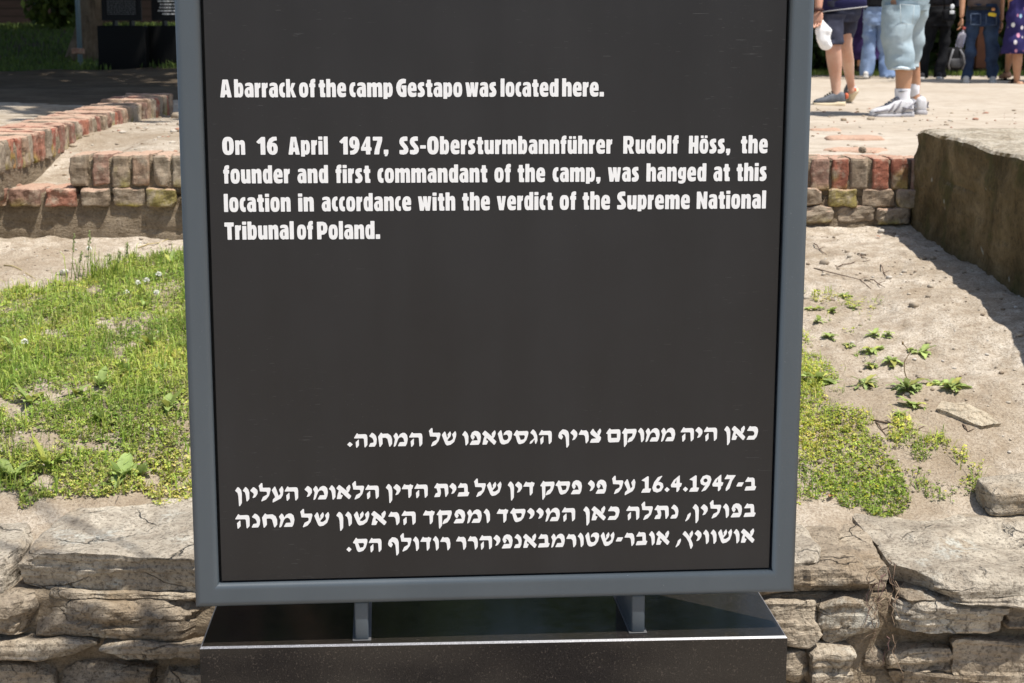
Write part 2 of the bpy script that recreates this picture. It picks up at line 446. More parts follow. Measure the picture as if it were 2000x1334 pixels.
# ================================================================== SETTING: ground
def slope_z(x, y):
    d = np.clip(6.0 - y, -.3, 2.6)
    z = -.25 - .085 * d - .028 * d * d
    z = z - .05 * smooth(.2, -1.2, x) * smooth(2.6, 0, d)
    z = z + .06 * smooth(.95, 1.5, x) * smooth(.3, 1.2, d) * smooth(2.3, 1.4, d)
    z = z + .03 * np.exp(-((y - 3.85) / .3) ** 2) * smooth(-.5, -1.0, x)
    z = z - .095 * smooth(4.2, 3.62, y)
    z = z + .016 * fbm2(x * 3.2, y * 3.2, 4, 5) + .0065 * fbm2(x * 22, y * 22, 3, 11)
    return z
def upper_z(x, y):
    L = smooth(-1.2, -2.6, x)
    left = .08 + .05 * smooth(7, 11, y) + .07 * smooth(14, 20, y) + .62 * smooth(20.5, 29, y) + .5 * smooth(29, 45, y)
    right = .045 * smooth(15, 24, y) + .25 * smooth(27, 45, y)
    z = right * (1 - L) + left * L
    # the sunk sandy bed between the two brick courses on the left
    bed = smooth(-1.05, -1.25, x) * smooth(-2.1, -1.95, x)
    low = -.125 * smooth(-1.55, -1.655, x) + .012
    zb = low + (.045 - low) * smooth(6.22, 7.3, y)
    z = z * (1 - bed) + zb * bed
    z = z + .012 * fbm2(x * 2.2, y * 2.2, 4, 31) * smooth(6.0, 6.6, y) + .05 * fbm2(x * .5, y * .5, 3, 41) * L * smooth(9, 13, y)
    return z
def grid_mesh(xs, ys, zf):
    Xg, Yg = np.meshgrid(xs, ys); Z = zf(Xg, Yg)
    V = np.stack([Xg, Yg, Z], -1).reshape(-1, 3); nx = len(xs); ny = len(ys)
    a = (np.arange(ny - 1)[:, None] * nx + np.arange(nx - 1)[None]).ravel()
    return V, np.stack([a, a + 1, a + nx + 1, a + nx], -1)
V, Fq = grid_mesh(np.arange(-2.7, 2.7, .0135), np.arange(3.52, 6.12, .0135), slope_z)
tag(obj('soil_slope', V, Fq, SOIL), kind='structure')
def vary(a, b, d0, gr):
    o = [a]; d = d0
    while o[-1] < b: o.append(o[-1] + d); d *= gr
    return np.array(o)
xs = np.concatenate([-vary(0, 60, .035, 1.022)[::-1], vary(0, 60, .035, 1.022)[1:]])
V, Fq = grid_mesh(xs, vary(6.07, 90, .03, 1.022), upper_z)
cen = V[Fq].mean(1)
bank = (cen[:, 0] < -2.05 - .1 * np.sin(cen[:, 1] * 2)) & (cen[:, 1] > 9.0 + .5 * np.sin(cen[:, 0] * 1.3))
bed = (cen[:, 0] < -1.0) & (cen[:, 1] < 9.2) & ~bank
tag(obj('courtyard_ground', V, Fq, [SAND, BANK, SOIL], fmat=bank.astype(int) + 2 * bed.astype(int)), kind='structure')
def low_z(x, y): return -1.25 + .012 * fbm2(x * 1.5, y * 1.5, 4, 61)
xs = np.concatenate([-vary(0, 80, .06, 1.05)[::-1], vary(0, 80, .06, 1.05)[1:]])
ys = np.concatenate([-vary(0, 80, .06, 1.06)[::-1], np.arange(.06, 3.6, .06)])
V, Fq = grid_mesh(xs, ys, low_z)
tag(obj('lower_ground', V, Fq, SAND), kind='structure')

# ================================================================== dry stone retaining wall
wall = thing('stone_wall', 'low retaining wall of rough layered limestone behind the granite plinth', 'wall', (0, 3.45, -1.25))
m = MB(); m.add(*rock((0, 3.468, -1.10), (6.0, .115, .33), (420, 6, 40), 40, .012, 9, .010, 0, 3))
m.build('mortar_bed', MORTAR, wall)
def wstone(name, x0, y0, x1, y1, Y, depth, mt, seed, q=8.0, amp=.014, strata=.006, chip=.02, rx=0.0, ry=0.0, rz=0.0, det=1.0):
    a = at(x0, y0, Y); b = at(x1, y1, Y)
    sx, sz = (b[0] - a[0]) / 2, (a[2] - b[2]) / 2
    n = (max(8, int(det * sx * 2 / .008)), max(8, int(det * depth / .010)), max(7, int(det * sz * 2 / .0055)))
    V, Fc = rock(((a[0] + b[0]) / 2, Y + depth / 2, (a[2] + b[2]) / 2), (sx, depth / 2, sz), n, q + 14, amp, 7.0, strata * 1.6, chip, seed, rz, rx, ry, 26, .24)
    return obj(name, V, Fc, mt, wall, loc=((a[0] + b[0]) / 2, Y + depth / 2, b[2]), shade=False)
# capstones
wstone('capstone', 28, 1082, 470, 1166, 3.31, .44, STONE_A, 1, 9, .012, .006, .03, rx=.05, rz=-.06)
wstone('capstone', -190, 1090, 22, 1172, 3.36, .34, STONE_A, 2, 6, .014, .006, .03, rx=.04)
wstone('capstone', 1500, 1085, 1602, 1150, 3.36, .33, STONE_A, 4, 5, .012, .004, .025, rz=.1, rx=.02)
wstone('capstone', 1604, 1100, 1664, 1150, 3.35, .36, STONE_B, 5, 5, .012, .004, .025, rz=-.05)
wstone('capstone', 1668, 1098, 1738, 1160, 3.37, .38, STONE_C, 6, 6, .012, .003, .02, rx=-.02)
wstone('capstone', 1748, 1114, 2260, 1160, 3.30, .47, STONE_A, 7, 9, .014, .006, .03, rx=.06, rz=.06)
# face stones
face = [(62, 1178, 410, 1264, 3.317, .30, STONE_B), (-160, 1172, 64, 1240, 3.312, .30, STONE_B),
        (100, 1162, 420, 1180, 3.342, .26, STONE_C), (-120, 1262, 190, 1292, 3.302, .30, STONE_C), (196, 1262, 430, 1300, 3.307, .30, STONE_C),
        (-80, 1298, 110, 1372, 3.322, .28, STONE_C), (118, 1304, 300, 1366, 3.312, .30, STONE_B), (308, 1306, 440, 1380, 3.317, .30, STONE_C),
        (1450, 1112, 1722, 1172, 3.332, .30, STONE_B), (1440, 1176, 1600, 1258, 3.322, .30, STONE_C), (1602, 1172, 1712, 1262, 3.327, .30, STONE_B),
        (1858, 1152, 2160, 1172, 3.292, .28, STONE_B), (1760, 1152, 1872, 1196, 3.317, .30, STONE_B), (1868, 1174, 2150, 1192, 3.277, .30, STONE_A),
        (1758, 1180, 1972, 1244, 3.297, .30, STONE_A), (1960, 1166, 2200, 1244, 3.302, .30, STONE_B),
        (1450, 1268, 1575, 1340, 3.312, .30, STONE_C), (1578, 1268, 1672, 1356, 3.297, .30, STONE_C), (1684, 1262, 1722, 1360, 3.352, .30, STONE_B),
        (1736, 1268, 1880, 1318, 3.317, .30, STONE_C), (1874, 1262, 2130, 1330, 3.292, .30, STONE_C), (1740, 1322, 2100, 1390, 3.302, .30, STONE_B),
        (450, 1140, 700, 1240, 3.322, .3, STONE_B), (705, 1130, 1000, 1230, 3.322, .3, STONE_C), (1010, 1120, 1240, 1230, 3.322, .3, STONE_B), (1245, 1110, 1445, 1220, 3.322, .3, STONE_C)]
for i, (x0, y0, x1, y1, Y, d, mt) in enumerate(face):
    wstone('face_stone', x0, y0, x1, y1, Y, d, mt, 40 + i, 7, .013, .008, .025, rz=random.uniform(-.03, .03), ry=random.uniform(-.015, .015), rx=random.uniform(-.05, .05))
# roots hanging in the open joint on the right
m = MB()
for k in range(20):
    p = at(random.uniform(1704, 1752), random.uniform(1085, 1250), 3.335) + np.array([0, random.uniform(-.03, .01), 0])
    pts = [p]
    for j in range(6):
        p = p + np.array([random.uniform(-.012, .012), random.uniform(-.008, .006), -random.uniform(.004, .022)]); pts.append(p)
    m.add(*tube(pts, np.linspace(.0012, .0005, 7), 5), col=random.choice([(.20, .14, .10), (.26, .19, .13), (.17, .10, .09)]))
m.build('roots', DRY, wall)
o_ = onz(1962, 985, -.60)
m = MB(); m.add(*rock((1.225, 3.74, -.650), (.085, .06, .032), (22, 16, 12), 8, .012, 8, .005, .02, 77, .1, .1, 0, 12, .3))
tag(m.build('loose_stone', STONE_A, loc=(1.145, 3.70, -.65)), 'grey flat-topped rock at the right edge, lying above the wide capstone', 'stone')

# ================================================================== brick foundation
REDS = [(.30, .115, .075), (.34, .145, .095), (.28, .135, .10), (.37, .17, .115), (.28, .17, .125), (.31, .10, .07)]
GREYS = [(.30, .24, .175), (.26, .20, .14), (.33, .27, .20), (.28, .19, .13)]
MOSS = [(.30, .25, .06), (.27, .22, .08), (.33, .28, .10)]
def brick(m, c, s, cols, seed, rz=0.0, amp=.004, chip=.012, rx=0., ry=0.):
    V, Fc = rock(c, s, (10, 12, 12), 20, amp * 1.3, 26, 0, chip, seed, rz, rx, ry, 5, .14)
    rnd = random.Random(seed); base = np.array(cols[rnd.randrange(len(cols))]) * rnd.uniform(.85, 1.12)
    C = np.broadcast_to(base, V.shape).copy()
    # lichen creeping up from the lower edge of the face
    if rnd.random() < .5:
        k = np.clip((c[2] - V[:, 2]) / s[2] * .8 + fbm(V * 20, 2, seed) * .8, 0, 1)[:, None]
        C = C * (1 - k) + k * np.array(MOSS[rnd.randrange(3)])
    m.add(V, Fc, C)
found = thing('brick_foundation', 'long remnant of a red brick foundation running behind the sign, its bricks set on edge', 'brick wall', (0, 6.1, -.3))
m = MB(); x = -1.655; i = 0
while x < 1.5:
    w = random.uniform(.062, .07); gap = random.uniform(.008, .014)
    red = REDS if random.random() < (.55 if x > 0 else .55) else GREYS
    zt = .018 + .004 * random.uniform(-1, 1) - .012 * smooth(-1.3, 1.0, np.array(x))
    brick(m, (x + w / 2, 6.125 + random.uniform(-.006, .006), zt - .06), (w / 2, .125, .06), red, 100 + i, random.uniform(-.03, .03))
    x += w + gap; i += 1
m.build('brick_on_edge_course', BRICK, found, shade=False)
m = MB(); x = -3.2
while x < 1.5:
    w = random.uniform(.112, .128)
    low = REDS[3:5] + [(.40, .22, .15)] if x < -1.75 else GREYS + MOSS[:2]
    dz = 0 if x < .5 else random.uniform(-.012, .012)
    brick(m, (x + w / 2, 6.105 + random.uniform(-.012, .012), -.142 + dz), (w / 2 * random.uniform(.9, 1), .115, .034), low, 300 + i, random.uniform(-.04, .04), .005, .016)
    x += w + random.uniform(.006, .014); i += 1
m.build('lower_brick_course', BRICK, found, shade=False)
m = MB(); m.add(*rock((-.82, 6.175, -.255), (2.42, .165, .13), (300, 10, 22), 16, .010, 9, .006, 0, 8))
m.add(*rock((-.06, 6.13, -.065), (1.60, .118, .07), (200, 8, 12), 16, .008, 14, .004, 0, 9))
m.build('mortar_footing', MORTAR, found)
m = MB(); x = .9; i = 700
for zz in (-.205,):
    while x < 1.5:
        w = random.uniform(.10, .19)
        brick(m, (x + w / 2, 6.075 + random.uniform(-.02, .02), zz + random.uniform(-.01, .01)), (w / 2, .09, .03), GREYS + MOSS[1:2], i, random.uniform(-.05, .05), .007, .02)
        x += w + random.uniform(.008, .02); i += 1
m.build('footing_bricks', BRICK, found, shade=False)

cross = thing('brick_wall', 'low red brick wall of bricks laid on edge running away from the camera at the left', 'brick wall', (-2.02, 7.2, 0))
m = MB(); y = 5.45; i = 900
while y < 8.95:
    w = random.uniform(.060, .068)
    zt = .066 + (y - 5.9) * .0285 + random.uniform(-.004, .004)
    if 8.3 < y: zt += .012
    brick(m, (-2.02 + random.uniform(-.008, .008), y + w / 2, zt - .06), (.125, w / 2, .06), (REDS + REDS + GREYS if random.random() < .55 else GREYS), i, random.uniform(-.03, .03), .005, .016)
    y += w + random.uniform(.010, .016); i += 1
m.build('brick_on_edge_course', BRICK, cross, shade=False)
m = MB(); V, Fc = rock((-2.02, 7.2, -.055), (.118, 1.72, .105), (8, 110, 8), 16, .008, 8, 0, 0, 12); V[:, 2] += (V[:, 1] - 5.9) * .0285; m.add(V, Fc)
m.build('mortar_core', MORTAR, cross)

m = MB(); V, Fc = rock((0, 0, 0), (.42, 1.42, .24), (44, 150, 36), 26, .016, 6, .006, .03, 21)
V[:, 0] += 1.922 + (6.05 - (V[:, 1] + 4.66)) * .04; V[:, 1] += 4.66; V[:, 2] += -.115 + (V[:, 1] - 6) * .030
m.add(V, Fc)
tag(m.build('stone_block', BLOCK, loc=(1.98, 4.66, -.4), shade=False), 'long weathered stone block with dark mossy side and pale top at the right', 'stone block')

# ================================================================== SIGN
YAW, SX, SY, SZ = 0.080505, -0.02210, 2.79309, -0.58880      # turn, foot of the sign, lower edge of the frame
SU = np.array([math.cos(YAW), math.sin(YAW), 0]); SN = np.array([math.sin(YAW), -math.cos(YAW), 0])   # along, out of the face
S0 = np.array([SX, SY, 0.0])
def sp(u, n, z): return S0 + SU * u + SN * n + np.array([0, 0, z])
def local(V):     # (u, n, z) rows -> world
    V = np.asarray(V, float); return S0 + V[:, :1] * SU + V[:, 1:2] * SN + V[:, 2:] * np.array([0, 0, 1.0])
def to_sign(px, py):   # point of the sign's face seen at a pixel
    d = ray(px, py); n = SN; t = ((S0 - CAM - n * .0095) @ n) / (d @ n); P = CAM + d * t
    return (P - S0) @ SU, P[2]
HW, BAR, TOP = .55, .0425, 1.08

plinth_z = -.664
pl = thing('granite_plinth', 'polished black granite plinth with a highlight painted along its chamfered edge, under the sign', 'plinth', sp(-.0155, -.17, -1.25))
c = .0035; u0, u1, n0, n1 = -.545, .533, .012, -.36
V = []; 
for (dz, k) in ((plinth_z - c, 0.0), (plinth_z, c)):
    V += [(u0 + k, n0 - k, dz), (u1 - k, n0 - k, dz), (u1 - k, n1 + k, dz), (u0 + k, n1 + k, dz)]
V = [(a, b, -1.27) for a, b, _ in V[:4]] + V
PU = np.array([math.cos(.056), math.sin(.056), 0]); PN = np.array([math.sin(.056), -math.cos(.056), 0])
V = np.array(V, float); V = S0 + V[:, :1] * PU + V[:, 1:2] * PN + V[:, 2:] * np.array([0, 0, 1.0])
obj('body', V, [(0, 1, 5, 4), (1, 2, 6, 5), (2, 3, 7, 6), (3, 0, 4, 7), (8, 9, 10, 11), (3, 2, 1, 0)], GRANITE, pl, shade=False)
obj('chamfered_edge', V, [(4, 5, 9, 8), (5, 6, 10, 9), (6, 7, 11, 10), (7, 4, 8, 11)], EDGE, pl, shade=False)

sign = thing('information_sign', 'large dark grey panel with white English and Hebrew text in a blue-grey steel frame', 'sign', sp(0, 0, plinth_z))
m = MB(); R = .009
def bar_ring(cu, cz, du, dz, hu, hn, r):
    pass
def frame_section(k=4):
    """cross-section of the steel tube in (across 0..BAR, depth) with rounded edges"""
    out = []
    for (ca, cd, a0) in ((BAR - R, -R, 0), (R, -R, 90), (R, -.04 + R, 180), (BAR - R, -.04 + R, 270)):
        e = .0025
        t0, t1 = (math.radians(a0), math.radians(a0 + 90))
        out.append((ca + R * math.cos(t0) + e * math.sin(t0), cd + R * math.sin(t0) - e * math.cos(t0)))
        for j in range(k + 1):
            a = math.radians(a0 + 90 * j / k); out.append((ca + R * math.cos(a), cd + R * math.sin(a)))
        out.append((ca + R * math.cos(t1) - e * math.sin(t1), cd + R * math.sin(t1) + e * math.cos(t1)))
    return out
sec = frame_section()
rings = []
for (cu, cz, su, sz_) in ((-HW, SZ, 1, 1), (HW, SZ, -1, 1), (HW, TOP, -1, -1), (-HW, TOP, 1, -1)):
    rings.append(local([(cu + su * a, d, cz + sz_ * a) for a, d in sec]))
V, Fc = loft(rings + [rings[0]])
m.add(V, Fc)
m.build('frame', FRAME, sign)
gap = .0048
m = MB(); V, Fc = box(-HW + BAR + gap, HW - BAR - gap, -.022, -.0100, SZ + BAR + .0035, TOP - BAR - gap, .0008); m.add(local(V), Fc)
panel = m.build('panel', PANEL, sign, shade=False)
m = MB(); V, Fc = box(-HW + BAR * .5, HW - BAR * .5, -.038, -.027, SZ + BAR * .5, TOP - BAR * .5); m.add(local(V), Fc)
m.build('back_plate', plain('dark_back', (.02, .021, .022), .6), sign, shade=False)
for px in (706, 1247):
    u, _ = to_sign(px, 1200)
    m = MB(); V, Fc = box(u - .0125, u + .0125, -.21, -.0115, plinth_z + .001, SZ - .001, .0035); m.add(local(V), Fc)
    m.build('foot', FRAME, sign)
    m = MB(); V, Fc = box(u - .017, u + .017, -.215, -.009, plinth_z + .0002, plinth_z + .0022, .0008); m.add(local(V), Fc)
    m.build('sealant', plain('grey_sealant', (.085, .085, .085), .7), sign)

# ------------------------------------------------------------------ lettering: outlines in units of a tenth of a pixel, baseline at 0
def sell(cx, cy, rx, ry, n=2.6, k=20, rev=False):
    o = []
    for i in range(k):
        a = 2 * PI * i / k; c_, s_ = math.cos(a), math.sin(a)
        o.append((cx + rx * math.copysign(abs(c_) ** (2 / n), c_), cy + ry * math.copysign(abs(s_) ** (2 / n), s_)))
    return ('raw', o[::-1] if rev else o)
def rect(x0, y0, x1, y1): return [(x0, y0), (x1, y0), (x1, y1), (x0, y1)]
LAT = {
 'A': (225, [([(0,0),(85,0),(97,58),(131,58),(142,0),(225,0),(158,348),(52,348)], [[(98,138),(128,138),(117,255),(109,255)]])]),
 'b': (182, [([(0,0),(74,0),(80,6),(100,-3),(130,0),(160,25),(176,80),(181,150),(175,225),(155,270),(125,286),(100,284),(79,275),(79,352),(0,352)], [sell(96,140,14,70,3)])]),
 'a': (177, [([(15,220),(14,262),(45,282),(100,288),(150,274),(172,230),(177,150),(177,1),(112,1),(106,10),(85,-3),(60,-3),(25,15),(3,65),(0,112),(15,160),(45,190),(75,200),(104,202),(104,212),(85,222),(60,224),(35,218)], [sell(84,103,13,38,3)])]),
 'r': (118, [([(0,0),(80,0),(80,160),(90,180),(113,190),(118,281),(100,285),(86,276),(77,262),(73,281),(0,281)], [])]),
 'c': (118, [([(112,286),(112,219),(94,216),(80,200),(75,165),(75,118),(82,96),(100,84),(115,88),(117,4),(92,-3),(60,0),(25,25),(5,80),(0,150),(6,215),(25,260),(55,283),(85,288)], [])]),
 'k': (196, [([(0,0),(80,0),(80,132),(122,0),(196,0),(132,160),(184,280),(112,280),(80,172),(78,356),(0,356)], [])]),
 'o': (178, [(sell(89,142,89,146,2.7,28), [sell(91,142,17,68,3)])]),
 'f': (116, [([(18,0),(94,0),(94,194),(115,194),(115,268),(88,271),(86,282),(116,290),(116,354),(85,360),(45,350),(24,322),(18,270),(0,264),(0,198),(18,194)], [])]),
 't': (130, [([(30,12),(45,0),(130,0),(130,74),(110,80),(104,102),(104,190),(130,194),(130,264),(104,268),(100,335),(25,335),(23,268),(0,260),(0,196),(25,190)], [])]),
 'h': (192, [([(0,0),(82,0),(82,188),(90,202),(106,202),(114,188),(114,0),(192,0),(190,215),(178,262),(150,286),(115,286),(80,268),(80,355),(0,355)], [])]),
 'n': (192, [([(0,0),(80,0),(80,188),(88,202),(104,202),(112,188),(112,0),(192,0),(190,215),(180,262),(150,286),(112,286),(84,264),(74,281),(0,281)], [])]),
 'm': (290, [([(0,0),(78,0),(78,188),(86,202),(98,202),(106,188),(106,0),(184,0),(184,188),(192,202),(204,202),(212,188),(212,0),(290,0),(288,220),(276,265),(245,286),(212,284),(184,262),(150,286),(115,286),(82,264),(72,281),(0,281)], [])]),
 'e': (180, [([(178,113),(76,113),(80,95),(100,80),(130,78),(176,88),(175,20),(150,3),(105,-3),(60,0),(25,25),(5,80),(0,145),(8,210),(35,263),(75,286),(110,286),(150,270),(172,235),(180,180)], [[(77,172),(104,172),(105,205),(98,218),(84,218),(77,205)]])]),
 'p': (178, [([(0,-38),(76,-38),(76,8),(100,-3),(135,3),(165,40),(178,110),(176,190),(160,248),(135,280),(105,286),(82,268),(72,281),(0,281)], [sell(91,143,14,66,3)])]),
 'G': (207, [([(200,346),(192,268),(150,266),(115,250),(96,205),(92,150),(98,105),(115,86),(132,92),(134,138),(108,168),(104,215),(120,226),(205,226),(207,20),(195,2),(140,-4),(85,5),(40,45),(10,115),(0,190),(15,265),(55,325),(105,352),(155,356)], [])]),
 's': (143, [([(128,286),(132,216),(104,213),(84,206),(95,188),(125,155),(143,110),(140,55),(115,15),(75,-3),(30,-3),(0,8),(0,76),(35,80),(60,88),(60,100),(40,120),(10,160),(0,205),(10,250),(40,278),(80,288)], [])]),
 'w': (264, [([(0,281),(68,281),(106,140),(98,281),(174,281),(188,140),(196,281),(264,281),(232,0),(150,0),(136,84),(130,84),(114,0),(36,0)], [])]),
 'l': (80, [(rect(0,0,80,354), [])]),
 'i': (80, [(rect(0,0,80,268), []), (rect(0,290,80,352), [])]),
 'u': (183, [([(0,274),(78,274),(78,95),(86,80),(98,80),(106,95),(106,274),(183,274),(183,2),(117,2),(108,14),(85,-3),(50,-3),(18,15),(2,65)], [])]),
 'g': (165, [([(165,276),(104,276),(94,262),(75,278),(45,272),(15,228),(0,160),(8,90),(35,54),(65,42),(92,44),(92,28),(75,14),(45,12),(12,16),(12,-30),(55,-44),(105,-42),(148,-15),(165,40)], [sell(85,155,13,48,3)])]),
 'v': (185, [([(0,276),(78,276),(97,118),(108,276),(185,276),(140,0),(48,0)], [])]),
 'R': (215, [([(0,345),(130,345),(180,325),(202,270),(205,200),(185,142),(160,122),(215,0),(130,0),(92,118),(80,118),(80,0),(0,0)], [sell(101,221,24,48,3)])]),
 'H': (192, [([(0,345),(80,345),(80,215),(112,215),(112,345),(192,345),(192,0),(110,0),(110,132),(80,132),(80,0),(0,0)], [])]),
 'N': (212, [([(0,337),(76,337),(132,180),(138,337),(212,337),(207,0),(130,0),(78,165),(74,0),(0,0)], [])]),
 'T': (182, [([(0,337),(182,337),(180,258),(136,256),(138,0),(56,0),(54,256),(0,256)], [])]),
 'P': (205, [([(0,343),(120,343),(175,320),(202,265),(205,200),(185,130),(140,95),(85,88),(85,0),(3,0)], [sell(100,220,20,52,3)])]),
 'O': (226, [(sell(113,174,113,178,2.6,28), [sell(114,173,22,98,3)])]),
 'S': (180, [([(160,347),(162,262),(125,264),(92,256),(92,240),(112,215),(155,165),(180,110),(175,50),(140,8),(80,-5),(15,3),(3,15),(3,85),(50,85),(86,88),(88,102),(70,130),(33,170),(5,215),(3,270),(25,320),(70,345),(120,350)], [])]),
 '1': (152, [([(68,0),(152,0),(152,347),(85,347),(0,258),(0,242),(42,210),(68,230)], [])]),
 '6': (192, [([(175,352),(178,276),(150,276),(115,262),(92,230),(130,232),(165,210),(188,160),(190,95),(175,35),(135,0),(90,-3),(45,15),(12,70),(0,150),(10,235),(45,310),(100,348)], [sell(101,115,15,48,2.4)])]),
 '4': (195, [([(90,0),(172,0),(172,72),(195,74),(195,135),(171,142),(171,347),(102,347),(0,130),(0,72),(90,72)], [[(60,146),(88,146),(87,230)]])]),
 '7': (174, [([(0,345),(174,345),(172,265),(125,100),(115,0),(22,0),(35,95),(85,270),(0,270)], [])]),
 ',': (85, [([(0,92),(85,92),(85,20),(60,-36),(12,-36),(26,2),(0,2)], [])]),
 '.': (86, [(rect(0,0,86,90), [])]),
 '-': (113, [(rect(0,112,113,177), [])]),
}
def flip(parts, w, h):    # turned by 180 degrees
    f = lambda p: ('raw', [(w - a, h - b) for a, b in p[1]]) if p[0] == 'raw' else [(w - a, h - b) for a, b in p]
    return [(f(o), [f(q) for q in hs]) for o, hs in parts]
def mirror(parts, w):
    f = lambda p: ('raw', [(w - a, b) for a, b in p[1]][::-1]) if p[0] == 'raw' else [(w - a, b) for a, b in p][::-1]
    return [(f(o), [f(q) for q in hs]) for o, hs in parts]
LAT['9'] = (192, flip(LAT['6'][1], 192, 349))
LAT['d'] = (182, mirror(LAT['b'][1], 182))
LAT['ü'] = (183, LAT['u'][1] + [(rect(27,294,85,346), []), (rect(106,294,164,346), [])])
LAT['ö'] = (178, LAT['o'][1] + [(rect(22,300,79,350), []), (rect(101,300,158,350), [])])
